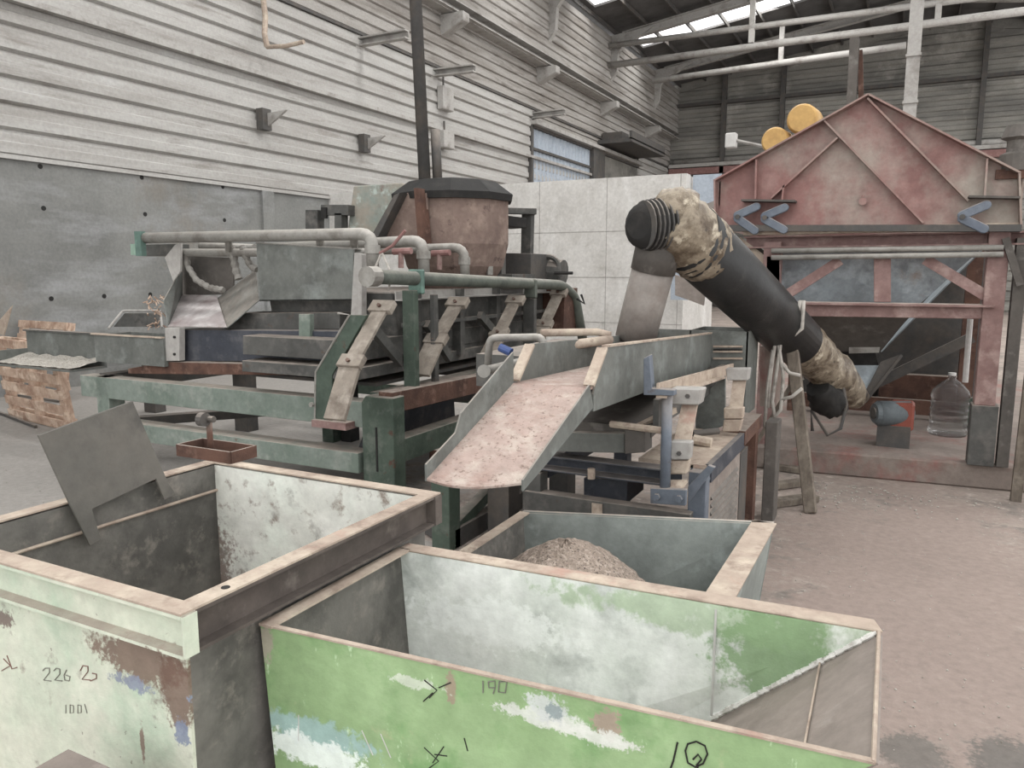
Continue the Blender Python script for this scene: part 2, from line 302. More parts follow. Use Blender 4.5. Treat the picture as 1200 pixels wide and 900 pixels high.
# far wall: gable
ZE, ZR, XR = 10.5, 12.15, .1
gab = MB(); z = 0
while z < ZR:
    h = .42; x0 = -11.3
    zz = min(z+h, ZR); 
    def hw(zv): return 11.4 if zv <= ZE else 11.4*(ZR-zv)/(ZR-ZE)
    w0, w1 = hw(z), max(hw(zz), .02)
    gab.prism([(XR-w0, 38.6, z), (XR+w0, 38.6, z), (XR+w1, 38.6, zz), (XR-w1, 38.6, zz)], (0, .15, 0))
    w = min(w0, w1)
    gab.prism([(XR-w, 38.6, z+.05), (XR-w, 38.54, z+.09), (XR-w, 38.54, z+.25), (XR-w, 38.6, z+.31)], (2*w, 0, 0)); z = zz
for sg in (-1, 1): gab.prism([(XR, 38.5, ZR-.25), (XR+sg*11.4, 38.5, ZE-.25), (XR+sg*11.4, 38.5, ZE+.13), (XR, 38.5, ZR+.13)], (0, .3, 0))
struct(gab.build('wall_back', m_sidingd), 'grey ribbed gable wall at the far end', 'wall')
p0 = P(790, 191, Y=38.4); p1 = P(1195, 181, Y=38.4)
struct(MB().tube([p0, (9, 38.4, p0.z)], .13, 10).build('trim_20', m_steelw, smooth=True), 'white horizontal pipe across the back wall', 'pipe')
struct(MB().box((-10.9, 38.2, p0.z-.62), (9, 38.5, p0.z-.32)).build('trim_21', m_redcable), 'faded red rail across the back wall', 'rail')
struct(MB().box((-10.9, 38.15, p0.z-.28), (9, 38.5, p0.z-.12)).build('trim_22', m_steelw), 'white rail across the back wall', 'rail')
for i, px in enumerate((848, 916, 1148)):
    p = P(px, 150, Y=38.4); zt = ZR - abs(p.x-XR)*(ZR-ZE)/11.4
    struct(MB().box((p.x-.1, 38.2, 0), (p.x+.1, 38.5, zt)).build('trim_%d' % (23+i), m_steeld), 'dark slim wind post against the gable wall', 'post')
struct(MB().box((-10.9, 38.25, 9.6), (11, 38.5, 9.75)).build('trim_27', m_steeld), 'dark girt line high on the gable wall', 'rail')
# roof with open skylight strips
SKY = [(2.0, 3.5), (8.2, 9.7), (14.0, 15.5), (19.6, 21.0), (25.1, 26.4), (30.6, 31.9)]
def roofz(x): return ZR - abs(x-XR)*(ZR-ZE)/11.4 + .12
def roof_piece(y0, y1, x0, x1):
    b = MB(); 
    xs = [x0] + ([XR] if x0 < XR < x1 else []) + [x1]
    b.prism([(x, y0, roofz(x)) for x in xs] + [(x, y0, roofz(x)+.08) for x in xs[::-1]], (0, y1-y0, 0)); return b
ys = -1
ceil = MB()
for a0, a1 in SKY:
    q = roof_piece(ys, a0, -11.5, 11.7); ceil.add(q.v, q.f)
    for x0, x1 in ((-11.5, -10.3), (-1.0, 1.2), (10.2, 11.7)):
        q = roof_piece(a0, a1, x0, x1); ceil.add(q.v, q.f)
    ys = a1
q = roof_piece(ys, 38.7, -11.5, 11.7); ceil.add(q.v, q.f)
struct(ceil.build('ceiling', m_roof), 'dark sheet roof with bright open skylight strips', 'ceiling')
# purlins
pl = MB()
for i in range(9):
    for sgn in (-1, 1):
        x = XR + sgn*(1.0 + i*1.2); pl.box((x-.03, -3, roofz(x)-.16), (x+.03, 38.6, roofz(x)-.01))
struct(pl.build('trim_30', m_steeld), 'dark roof purlins running the length of the hall', 'purlins')
# portal rafters with haunches
for i, y in enumerate(YF):
    b = MB()
    for sgn in (-1, 1):
        xe = XR + sgn*10.75
        pts = [(XR, 0), (XR+sgn*9.3, 0), (xe, 0)]
        b.beam((XR, y, roofz(XR)-.34), (xe+sgn*-.5, y, roofz(xe-sgn*.5)-.34), .22, .3, 'I', .03)
        # curved haunch and stub
        c = [(xe, y-.1, roofz(xe)-.2), (xe-sgn*1.7, y-.1, roofz(xe-sgn*1.7)-.3), (xe-sgn*1.0, y-.1, roofz(xe)-.42), (xe-sgn*.55, y-.1, roofz(xe)-.56), (xe-sgn*.32, y-.1, roofz(xe)-.85), (xe-sgn*.28, y-.1, roofz(xe)-1.5), (xe, y-.1, roofz(xe)-1.9)]
        b.prism(c, (0, .2, 0))
    struct(b.build('trim_%d' % (40+i), m_steelw), 'pale portal rafter with curved haunch', 'rafter')
# tie pipes across the hall
def hallpipe(name, a, b, Y, r, label):
    p, q = P(*a, Y=Y), P(*b, Y=Y)
    o = MB().tube([p, q], r, 10).build(name, m_steelw, smooth=True); tag(o, label, 'pipe'); return o
hallpipe('overhead_pipe', (712, 54), (1240, -15), 28.6, .1, 'topmost of the three long white pipes under the roof')
hallpipe('overhead_pipe', (712, 77), (1300, 0), 28.6, .12, 'middle one of the three long white pipes under the roof')
hallpipe('overhead_pipe', (765, 95), (1062, 53), 33, .12, 'lowest long white pipe, ending at the pale column')
for (px, a, b, Y) in ((883, -10, 50, 28.6), (916, 50, 72, 33), (1100, 9, 24, 28.6)):
    p, q = P(px, a, Y=Y), P(px, b, Y=Y)
    struct(MB().box((p.x-.09, Y-.08, q.z), (p.x+.09, Y+.08, p.z+.8)).build('trim_%d' % (50+px), m_steelw), 'short white hanger of an overhead pipe', 'hanger')
# pale column behind the hopper
c0 = P(1066, 130, Y=14)
b = MB().beam((c0.x, 14, 0), (c0.x, 14, 11.7), .19, .14, 'I', .03)
b.box((c0.x-.11, 13.9, 4.3), (c0.x+.11, 14.1, 4.34))
b.box((c0.x-.11, 13.9, 5.0), (c0.x+.11, 14.1, 5.04))
struct(b.build('column', m_steelw), 'pale steel column behind the red hopper', 'column')
# left wall window with ribbed blue sheets, frame, dark jambs
w = P(622, 150, X=-11); 
b = MB()
for i in range(18):
    y = 22.8 + i*.29; b.prism([(-11.02, y, 4.2), (-10.97, y+.06, 4.2), (-10.97, y+.18, 4.2), (-11.02, y+.24, 4.2)], (0, 0, 2.1))
    b.box((-11.06, y, 4.2), (-11.02, y+.29, 6.3))
win = struct(b.build('window_1', m_winb), 'window opening with pale blue ribbed sheets', 'window')
b = MB(); b.box((-11.0, 22.7, 5.55), (-10.9, 27.9, 5.63)); b.box((-11.0, 22.7, 6.22), (-10.88, 33.5, 6.34)); b.box((-11.0, 22.6, 4.2), (-10.88, 22.75, 6.3))
b.build('window_frame', m_steeld, win)
struct(MB().box((-11.1, 27.8, 3.3), (-10.8, 29.0, 6.3)).build('trim_60', m_steeld), 'dark steel jamb beside the window', 'jamb')
struct(MB().box((-11.2, 29.0, 3.3), (-10.98, 33.6, 6.85)).build('trim_61', m_sidingd), 'grey panel beyond the window', 'wall panel')
struct(MB().box((-11.05, 22.6, 6.3), (-10.7, 33.6, 6.42)).build('trim_62', m_steelw), 'long lintel flashing over the window', 'trim')
b = MB(); p = P(697, 165, X=-10.9)
b.box((-11, 28.6, 6.55), (-9.6, 33.0, 6.7)); b.box((-9.7, 28.6, 6.65), (-9.6, 33.0, 6.95))
for y in (28.9, 30.6, 32.6): b.box((-10.9, y, 6.7), (-10.1, y+.8, 7.0))
tag(b.build('wall_shelf', m_steeld), 'dark wall shelf platform above the window end', 'shelf')
# bracket arms
for (px, py, qx, qy, nm) in ((420,50,477,40,'nearest of the long wall arms, above the grey pole side'), (507,86,556,80,'wall arm just beyond the tall pole'), (622,136,662,131,'wall arm above the blue ribbed window')):
    p = P(px, py, X=-11); q = P(qx, qy, Y=p.y)
    t = thing('cantilever_bracket', p, 'pale steel ' + nm, 'bracket', 'steel arms on the side wall')
    MB().beam(p, q, .16, .18, 'C', .03).build('arm', m_steelw, t)
    MB().box((p.x-.02, p.y-.15, p.z-.25), (p.x+.05, p.y+.15, p.z+.2)).build('mounting_plate', m_steelw, t)
def lamp_bracket(px, py, label):
    p = P(px, py, X=-10.95); t = thing('wall_bracket', p, label, 'bracket')
    MB().box((p.x-.02, p.y-.12, p.z-.2), (p.x+.14, p.y+.1, p.z+.18)).build('mounting_plate', m_steeld, t)
    MB().prism([(p.x+.1, p.y, p.z+.1), (p.x+.6, p.y, p.z+.12), (p.x+.1, p.y, p.z-.15)], (0, .05, 0)).build('arm', m_steelw, t)
lamp_bracket(307, 140, 'small dark bracket alone on the near white cladding')
lamp_bracket(425, 168, 'small dark bracket on white cladding left of the tall pole')
t = thing('old_cable', P(312, 55, X=-10.8), 'rusty cable and rod hanging on the upper left cladding', 'cable')
MB().tube([P(308,-6,X=-10.8), P(311,20,X=-10.78), P(310,40,X=-10.7), P(313,55,X=-10.7)], .05, 8).build('cable', m_dustrim, t)
MB().tube([P(313,55,X=-10.7), P(335,54,X=-10.2), P(356,49,X=-9.8)], .04, 8).build('rod', m_dustrim, t)
# switch boxes by the pole
for (px, py, pxx, pyy, lab) in ((513, 105, 524, 128, 'small pale junction box on the cladding beside the tall pole'), (514, 155, 522, 173, 'lower pale junction box beside the pole, with conduit')):
    p = P(px, pyy, X=-10.9); q = P(pxx, py, X=-10.9)
    t = thing('junction_box', p, lab, 'box')
    MB().box((-10.92, p.y, p.z), (-10.72, p.y+.5, q.z)).build('case', m_steelw, t, bevel=.02)
    MB().tube([(-10.85, p.y+.2, q.z), (-10.85, p.y+.2, q.z+.25)], .025, 6).build('conduit', m_steeld, t)
# white block partition
Yp = 13.0; a = P(440, 222, Y=Yp); b_ = P(805, 203, Y=Yp)
w = MB().box((-11, Yp, 0), (b_.x, Yp+.25, b_.z))
struct(w.build('wall_middle', m_part), 'white painted block partition wall across the hall', 'wall')
r = P(840, 210, X=b_.x+.02)
struct(MB().box((b_.x-.25, Yp+.25, 0), (b_.x, Yp+2.2, b_.z-.02)).build('wall_middle_return', m_part), 'short return of the white partition', 'wall')
j = MB()
for z in (.8, 1.6, 2.4): j.box((-11, Yp-.004, z), (b_.x, Yp, z+.012))
for x in [-10 + 1.3*i for i in range(6)]: j.box((x, Yp-.004, 0), (x+.012, Yp, b_.z))
struct(j.build('trim_63', m_steelw), 'faint joint lines of the white partition', 'trim')
struct(MB().box((b_.x-.05, Yp-.6, 1.25), (b_.x+.5, Yp-.55, 2.05)).build('trim_64', m_winb), 'pale blue sheet beside the partition end', 'sheet')
struct(MB().box((b_.x+.03, Yp+.3, 1.9), (b_.x+.5, Yp+.35, b_.z)).build('trim_65', m_winb), 'pale blue sheet at the top of the partition end', 'sheet')

# ------------------------------------------------------------------ pale green bin (near left)
x0, x1, y0, y1, zr = -2.058, -1.155, .9135, 1.806, 1.07
t = thing('steel_bin', ((x0+x1)/2, (y0+y1)/2, 0), 'pale green worn steel hopper bin with rust patch, nearest at left', 'bin', 'steel material bins')
fl = .034; zb = zr-.085
def obox(mb, X0, X1, Y0, Y1, Z0, Z1, th, taper=0):
    """open box of four walls and a bottom"""
    o = [(X0,Y0),(X1,Y0),(X1,Y1),(X0,Y1)]; i = [(X0+th,Y0+th),(X1-th,Y0+th),(X1-th,Y1-th),(X0+th,Y1-th)]
    vs = [(x,y,Z0) for x,y in o]+[(x,y,Z1) for x,y in o]+[(x,y,Z1) for x,y in i]+[(x,y,Z0+th) for x,y in i]
    fs = [(0,1,2,3)]
    for k in range(4):
        n = (k+1)%4; fs += [(k,n,n+4,k+4),(k+4,n+4,n+8,k+8),(k+8,n+8,n+12,k+12)]
    fs.append((12,13,14,15)); mb.add(vs, fs); return mb
bx0, bx1, by0, by1 = x0+fl, x1-fl, y0+fl, y1-fl
MB().prism([(bx0,by0,.12),(bx1,by0,.12),(bx1,by0,zr-.005),(bx0,by0,zr-.005)], (0,.008,0)).build('front_panel', m_pale, t)
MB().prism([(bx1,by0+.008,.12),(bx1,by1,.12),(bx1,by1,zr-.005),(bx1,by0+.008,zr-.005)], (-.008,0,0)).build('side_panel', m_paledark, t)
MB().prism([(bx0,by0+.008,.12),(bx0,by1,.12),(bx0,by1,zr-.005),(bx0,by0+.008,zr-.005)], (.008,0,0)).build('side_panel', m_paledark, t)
MB().prism([(bx0+.008,by1,.12),(bx1-.008,by1,.12),(bx1-.008,by1,zr-.005),(bx0+.008,by1,zr-.005)], (0,-.008,0)).build('rear_panel', m_palein, t)
MB().box((bx0+.01,by0+.01,.12), (bx1-.01,by1-.01,.13)).build('bottom_panel', m_paledark, t)
rm = MB()
def chan(mb, p0, p1, out):   # C channel, flanges pointing outwards
    p0 = Vector(p0); p1 = Vector(p1); o = Vector(out)
    pr = [(0,0),(fl,0),(fl,-.007),(.007,-.007),(.007,-.078),(fl,-.078),(fl,-.085),(0,-.085)]
    mb.prism([p0+o*a+Vector((0,0,b)) for a,b in pr], p1-p0)
chan(rm, (x0,by0,zr), (x1-.001,by0,zr), (0,-1,0)); rr_ = MB(); chan(rr_, (x0,by1,zr), (x1-.001,by1,zr), (0,1,0)); rr_.box((x1-.001,by1,zr-.084), (x1+.004,y1-.001,zr-.001)); rr_.build('rear_rim_channel', m_soil, t)
for q0_, q1_, o_ in (((bx1,by0+.001,zr), (bx1,by1-.001,zr), (1,0,0)), ((bx0,by1-.001,zr), (bx0,by0+.001,zr), (-1,0,0))):
    rs_ = MB(); chan(rs_, q0_, q1_, o_); rs_.build('side_rim_channel', m_soil, t)
rm.box((x1-.001,y0+.001,zr-.084), (x1+.004,by0,zr-.001))
cp = MB(); cp.box((bx1-.012,by0+.012,zr+.0005), (x1,by1-.012,zr+.005)); cp.box((x0,y0,zr+.0005), (x1,by0+.012,zr+.005)); cp.box((x0,by1-.012,zr+.0005), (x1,y1,zr+.005)); cp.box((x0,by0+.012,zr+.0005),(bx0+.012,by1-.012,zr+.005))
cp.build('rim_cap', m_dustrim, t)
rimo = rm.build('rim_channel', m_pale, t)
MB().tube([(bx1+.012,1.04,zr+.004),(bx1+.012,1.04,zr+.0062)], .009, 12).build('bolt_hole', m_black, rimo)
MB().tube([(bx0+.014,by0+.02,zr-.09),(bx0+.014,by1,zr-.09)], .005, 6).build('weld_bead', m_dustrim, t)
# feet out of the frame
for (xx, yy) in ((bx0+.04,by0+.04),(bx1-.04,by0+.04),(bx0+.04,by1-.04),(bx1-.04,by1-.04)):
    MB().box((xx-.03,yy-.03,0),(xx+.03,yy+.03,.12)).build('foot', m_steeld, t)
# lifting bracket with rod on the rear rim
p = P(248, 545, Y=y1+.02)
b = MB(); L0, L1 = P(216, 545, Y=y1-.01), P(278, 545, Y=y1-.01)
for (u, v) in (((L0.x,y1-.035),(L1.x,y1-.035)), ((L0.x,y1+.075),(L1.x,y1+.075)), ((L0.x,y1-.035),(L0.x,y1+.075)), ((L1.x,y1-.035),(L1.x,y1+.075))):
    b.beam((u[0],u[1],zr+.025),(v[0],v[1],zr+.025), .008, .04)
lb = b.build('lifting_bracket', m_rust, t)
MB().tube([(p.x,y1+.02,zr+.0),(p.x,y1+.02,zr+.13)], .010, 10).build('rod', m_rust, lb, smooth=True)
b = MB().tube([(p.x-.035,y1+.01,zr+.135),(p.x+.035,y1+.01,zr+.135)], .011, 10); b.tube([(p.x-.012,y1-.005,zr+.135),(p.x+.012,y1-.005,zr+.135)], .024, 12)
b.build('rod_bolt', m_steeld, lb)
# markings
def text(name, s, size, loc, m, parent, rot=(math.pi/2,0,0), shear=0):
    c = bpy.data.curves.new(name, 'FONT'); c.body = s; c.size = size; c.extrude = .0005; c.shear = shear
    o = bpy.data.objects.new(name, c); COL.objects.link(o); c.materials.append(m); o.parent = parent
    o.location = Vector(loc) - root_loc(parent); o.rotation_euler = rot; return o
def scrib(name, pts, m, parent, r=.0022, **k):
    mb = MB()
    for ln in pts: mb.tube([P(a, b, **k) for a, b in ln], r, 5)
    return mb.build(name, m, parent)
scrib('hand_marking', [[(50,786),(53,783),(58,783),(58,788),(51,797),(60,798)], [(63,786),(66,783),(70,784),(70,790),(64,797),(73,798)], [(78,785),(75,791),(76,797),(81,798),(82,793),(77,791)]], m_inkg, t, .0012, Y=by0-.001)
scrib('hand_marking', [[(94,786),(97,780),(103,781),(103,787),(96,796),(106,797)], [(108,789),(113,790),(113,795),(106,798)]], m_inkr, t, .0012, Y=by0-.001)
scrib('hand_marking', [[(77,826),(77,836)], [(82,826),(86,827),(86,835),(82,836),(82,826)], [(91,826),(95,827),(95,835),(91,836),(91,826)], [(99,825),(102,836)]], m_inkg, t, .0009, Y=by0-.001)
scrib('hand_marking', [[(4,772),(12,780),(2,786)], [(8,768),(14,784),(20,782)]], m_inkr, t, .0012, Y=by0-.001)
# grit inside
def heap(cx, cy, z, rx, ry, h, n=26, jag=.006, sd=3, clamp=None, pw=None):
    rnd = random.Random(sd); mb = MB(); vs = []; fs = []
    for i in range(n+1):
        for k in range(40):
            a = 2*math.pi*k/40; r = i/n
            hh = h*(1-r)**.85 if r < 1 else 0
            hh = h*((math.cos(r*math.pi)*.5+.5)*.7 + (1-r)*.3)
            if pw: hh = h*(1-r**pw)
            j = rnd.uniform(-jag, jag) if i < n else 0
            X_, Y_ = cx+rx*r*math.cos(a), cy+ry*r*math.sin(a)
            if clamp: X_ = min(max(X_, clamp[0]), clamp[1]); Y_ = min(max(Y_, clamp[2]), clamp[3])
            vs.append((X_, Y_, z+hh+j))
    for i in range(n):
        for k in range(40): fs.append((i*40+k, i*40+(k+1)%40, (i+1)*40+(k+1)%40, (i+1)*40+k))
    fs.append(tuple(n*40+k for k in range(40))[::-1]); mb.add(vs, fs); return mb
h1 = heap(-1.86, 1.58, .133, .095, .095, .50, 24, .006); h1.build('x', m_gravel)
bpy.data.objects.remove(bpy.data.objects['x'])
MB().box((bx0+.012, by0+.012, .131), (bx1-.012, by1-.012, .60)).add(*(lambda q: (q.v, q.f))(heap(bx0+.20, by1-.18, .60, .18, .155, .12, 30, .006))).build('grit_fill', m_gravel)
tag(bpy.data.objects['grit_fill'], 'brown grit settled in the bottom of the pale green bin', 'grit', kind='stuff')

# loose plate with two tabs hooked in the bin
X_ = bx0+.012
pts = [(43,510),(155,470),(190,565),(198,578),(184,584),(176,560),(100,595),(108,630),(95,637),(75,590)]
pl_ = MB().prism([P(a,b,X=X_) + Vector((.0,0,0)) for a,b in pts], (.008,0,0))
for v in pl_.v: v.x += (v.z-zr)*-.10 + .02
tag(pl_.build('tabbed_plate', m_loose, bevel=.001), 'grey steel plate with two tabs leaning on the pale green bin rim', 'plate')
# brown board corner in front of the bin
b = MB(); q = [P(60,905,Y=.78), P(92,878,Y=.84), P(175,897,Y=.84), P(180,912,Y=.78)]
zt = q[1].z
bb = MB().box((-1.40,.70,0), (-1.19,.835,zt))
tag(bb.build('wooden_box', m_brownplate, bevel=.004), 'brown box top just showing in front of the pale green bin', 'box')

# ------------------------------------------------------------------ grass green bin
zg = .96; FL = Vector((-1.175,1.124,zg)); BL = Vector((-1.175,1.628,zg)); BR = Vector((-.006,1.689,zg)); FR = Vector((.002,1.205,zg))
t = thing('steel_bin', (-.6,1.4,0), 'grass green tipping bin with one sloping end and grey inside', 'bin', 'steel material bins')
zbm = .30; th = Vector((0,.008,0))
dn = Vector((0,0,zbm-zg))
sl = .62   # run of the sloping end down to the bottom
def low(p, k=0): return p + dn + Vector((k,0,0))
MB().prism([FL, FR, low(FR,-.76), low(FL,.05)], th).build('front_panel', m_green, t)
bk = MB().prism([BL, BR, low(BR,-.76), low(BL,.05)], -th); bk.build('rear_panel', m_greenin, t)
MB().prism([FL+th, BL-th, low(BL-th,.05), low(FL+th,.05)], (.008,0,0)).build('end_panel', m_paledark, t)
ep = MB().prism([FR+th, BR-th, low(BR-th,-.76), low(FR+th,-.76)], (.006,0,-.004)); ep.build('sloping_end_panel', m_brownplate, t)
MB().box((-1.12,1.15,.63),(-.39,1.62,.64)).build('bottom_panel', m_greenin, t)
def onslope(k, f):   # point on the sloping end: k 0..1 down, f 0 front..1 back
    a = FR.lerp(low(FR,-.76), k); b2 = BR.lerp(low(BR,-.76), k); return a.lerp(b2, f)
MB().tube([onslope(.14,.02)+Vector((-.004,0,.004)), onslope(.14,.98)+Vector((-.004,0,.004))], .0022, 6).build('weld_bead', m_dustrim, t)
pz = P(838,725,Y=1.66); pz2 = P(838,840,Y=1.66)
MB().tube([(pz.x,1.665,zg-.01),(pz.x,1.662,pz2.z)], .003, 6).build('weld_bead', m_whitep, t)
jt = MB(); rnd_ = random.Random(21)
for i in range(60):
    k_ = i/59*.42; c_ = onslope(k_, .985); jt.tube([c_+Vector((-.006,-.002,.0)), c_+Vector((-.016,-.004,-.006))], rnd_.uniform(.004,.008), 6)
jt.build('crusted_seam', m_crust, t)['kind'] = 'stuff'
# rims
up = Vector((0,0,1))
MB().prism([BL+Vector((-.0,-.008,0)), BR+Vector((.006,-.008,0)), BR+Vector((-.012,.045,0)), BL+Vector((0,.040,0))], (0,0,.006)).build('rear_rim', m_dustrim, t, bevel=.002)
MB().prism([FL+Vector((0,-.004,0)), FL+Vector((.035,-.004,0)), BL+Vector((.035,0,0)), BL], (0,0,.006)).build('end_rim', m_dustrim, t)
MB().prism([FL+Vector((0,-.003,0)), FR+Vector((0,-.003,0)), FR+Vector((0,.009,0)), FL+Vector((0,.009,0))], (0,0,.004)).build('front_rim', m_dustrim, t)
MB().tube([FR+Vector((-.002,0,.002)), BR+Vector((-.002,0,.002))], .004, 6).build('sloping_end_rim', m_dustrim, t)
for (xx, yy) in ((-1.0,1.2),(-1.0,1.55),(-.98+.02,1.2),(-.96,1.55)): pass
for xx in (-1.08, -.80):
    for yy in (1.2, 1.6): MB().box((xx-.02,yy-.02,0),(xx+.02,yy+.02,zbm)).build('foot', m_steeld, t)
# front markings
Yf = lambda x: 1.124 + (x+1.175)*(1.205-1.124)/1.177
def gscrib(lines, m, r=.0014):
    mb = MB()
    for ln in lines:
        q = []
        for a, b in ln:
            x = P(a, b, Y=1.16).x; x = P(a, b, Y=Yf(x)-.0015).x; q.append(P(a, b, Y=Yf(x)-.0015))
        mb.tube(q, r, 5)
    return mb.build('hand_marking', m, t)
gscrib([[(794,870),(789,892),(786,900)], [(803,880),(806,872),(816,869),(826,874),(829,884),(824,895),(815,899),(806,894),(803,880)], [(812,890),(818,884),(822,890),(816,897)], [(818,897),(815,915)]], m_ink, .0016)
gscrib([[(497,797),(512,809),(503,818)], [(514,806),(528,800)], [(507,812),(496,822)]], m_ink, .0012)
gscrib([[(566,798),(566,812)], [(572,799),(580,798),(580,806),(573,806),(572,799)], [(580,806),(578,813)], [(585,799),(594,799),(592,812),(584,811),(585,799)]], m_inkg, .0012)
gscrib([[(497,876),(514,892),(503,900)], [(520,875),(507,894)], [(509,884),(524,886)], [(544,865),(548,880)]], m_ink, .0012)
gscrib([[(424,856),(437,885)], [(446,860),(458,888)], [(350,838),(350,868)]], m_whitep, .0012)
# residue
rs = heap(-.85, 1.40, zbm+.01, .20, .19, .0, 6)
tag(heap(-.90, 1.38, .641, .20, .2, .17, 24, .008, 5).build('grit_pile', m_gravel), 'reddish brown grit left in the grass green bin', 'grit', kind='stuff')

# ------------------------------------------------------------------ grey bin with grit heap
t = thing('steel_bin', (-.95,2.5,0), 'grey green open bin holding a heap of grit, behind the grass green bin', 'bin', 'steel material bins')
zk = .65; A = Vector((-1.43,1.90,zk)); B = Vector((-.446,1.95,zk)); C = Vector((-.44,3.27,zk)); D = Vector((-1.45,2.93,zk))
dk = Vector((0,0,.10-zk)); ins = .06
def lw(p, s, e): return Vector((p.x+s*ins, p.y+e*ins, .10))
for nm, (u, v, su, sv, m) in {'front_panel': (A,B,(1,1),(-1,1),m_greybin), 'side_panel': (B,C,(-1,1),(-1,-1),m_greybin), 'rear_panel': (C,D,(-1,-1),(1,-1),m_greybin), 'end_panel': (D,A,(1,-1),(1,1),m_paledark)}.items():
    plate3([u, v, lw(v,*sv), lw(u,*su)], .008).build(nm, m, t)
MB().prism([lw(A,1,1), lw(B,-1,1), lw(C,-1,-1), lw(D,1,-1)], (0,0,.006)).build('bottom_panel', m_greybin, t)
MB().prism([B+Vector((.01,0,0)), C+Vector((.012,0,0)), C+Vector((-.085,0,0)), B+Vector((-.085,0,0))], (0,0,.006)).build('side_rim', m_dustrim, t)
MB().prism([D+Vector((-.01,0,0)), A+Vector((-.01,0,0)), A+Vector((.035,0,0)), D+Vector((.035,0,0))], (0,0,.006)).build('end_rim', m_dustrim, t)
MB().prism([D, C, C+Vector((0,.02,0)), D+Vector((0,.02,0))], (0,0,.006)).build('rear_rim', m_greybin, t)
for (xx, yy) in ((-1.3,2.1),(-.6,2.1),(-1.3,2.75),(-.6,2.95)): MB().box((xx-.03,yy-.03,0),(xx+.03,yy+.03,.10)).build('foot', m_steeld, t)
tag(heap(-1.13, 2.66, .112, .66, .80, .55, 40, .006, 8, (-1.385,-.51,1.98,2.86), 1.45).build('grit_heap', m_gravel), 'conical heap of brown grit inside the grey green bin', 'grit', kind='stuff')

# ------------------------------------------------------------------ big green-framed vibrating sieve
V = Vector
m1 = thing('vibrating_sieve', (-4.6, 5.9, 0), 'large grimy vibrating sieve on green frame with pink tank and pipes', 'machine')
def ext(name, pix, e, m, parent, bevel=.003, **k):
    return plate(pix, e, **k).build(name, m, parent, bevel=bevel)
def span(px0, px1, py0, py1, Y, dy, z0=None):   # upright box read off a frontal rectangle
    a = P((px0+px1)/2, (py0+py1)/2, Y=Y); xa = P(px0, (py0+py1)/2, Y=Y).x; xb = P(px1, (py0+py1)/2, Y=Y).x
    zt = P((px0+px1)/2, py0, Y=Y).z; zb_ = P((px0+px1)/2, py1, Y=Y).z if z0 is None else z0
    return MB().box((xa, Y, zb_), (xb, Y+dy, zt))
zf = P(300, 459, Y=4.3).z; zfb = P(300, 487, Y=4.3).z
MB().beam((-6.55, 4.37, (zf+zfb)/2), (-3.36, 4.37, (zf+zfb)/2), .14, zf-zfb).build('front_beam', m_lgframe, m1, bevel=.004)
o = MB(); xl = P(420,545,Y=4.26).x
o.box((-6.3, 4.26, .27), (xl, 4.42, .42)).build('lower_front_beam', m_lgframe, m1, bevel=.004)
cx0, cx1 = P(424,500,Y=4.28).x, P(461,500,Y=4.28).x
MB().prism([(cx0,4.28,0),(cx1,4.28,0),(cx1,4.28,zf+.05),(cx0+.04,4.28,zf+.05),(cx0,4.28,zf+.0)], (0,.14,0)).build('leg', m_gframe, m1, bevel=.006)
MB().box((cx0+.12, 4.275, .3), (cx0+.135, 4.281, .62)).build('leg_slot', m_black, m1)
xa = P(112,450,Y=4.3).x
MB().box((xa, 4.3, 0), (xa+.16, 4.46, zf)).build('leg', m_lgframe, m1, bevel=.004)
MB().box((-6.4, 7.5, 0), (-6.25, 7.65, .95)).build('leg', m_gframe, m1)
MB().box((-3.3, 7.5, 0), (-3.15, 7.65, .95)).build('leg', m_gframe, m1)
px = P(378,520,Y=5.9).x
MB().box((px, 5.9, 0), (px+.14, 6.04, .85)).build('inner_leg', m_gframe, m1, bevel=.004)
MB().box((px+.16, 6.0, 0), (px+.28, 6.14, .85)).build('inner_leg', m_black, m1)
px = P(276,510,Y=5.9).x
MB().box((px, 5.9, 0), (px+.2, 6.04, .85)).build('inner_leg', m_steeld, m1)
px = P(170,490,Y=6.2).x
MB().box((px, 6.2, 0), (px+.2, 6.35, .85)).build('inner_leg', m_steeld, m1)
# side beams
ext('side_beam', [(460,460),(660,421),(660,436),(460,485)], (-.12,0,0), m_rust, m1, X=-3.15)
ext('lower_side_beam', [(460,519),(600,472),(600,492),(460,547)], (-.14,0,0), m_gframe, m1, X=-3.16)
MB().box((-3.42, 4.42, .70), (-3.28, 7.6, .84)).build('inner_side_beam', m_gframe, m1)
MB().beam((-6.0, 7.45, .3), (-3.3, 7.45, .3), .1, .14).build('rear_lower_beam', m_gframe, m1)
MB().beam((-6.0, 6.6, .75), (-3.3, 6.6, .75), .14, .16).build('cross_beam', m_steeld, m1)
MB().beam((-6.35, 4.4, .72), (-6.35, 7.6, .72), .14, .16).build('far_side_beam', m_steeld, m1)
MB().beam((-6.2, 4.6, .35), (-3.5, 7.2, .45), .12, .08).build('diagonal_brace', m_steeld, m1)
# navy sheet hanging under the side beam
MB().prism([(-3.6,4.75,.22),(-3.6,5.9,.25),(-3.5,5.7,.72),(-3.5,4.95,.72)], (-.25,0,0)).build('motor_guard', m_navy, m1)
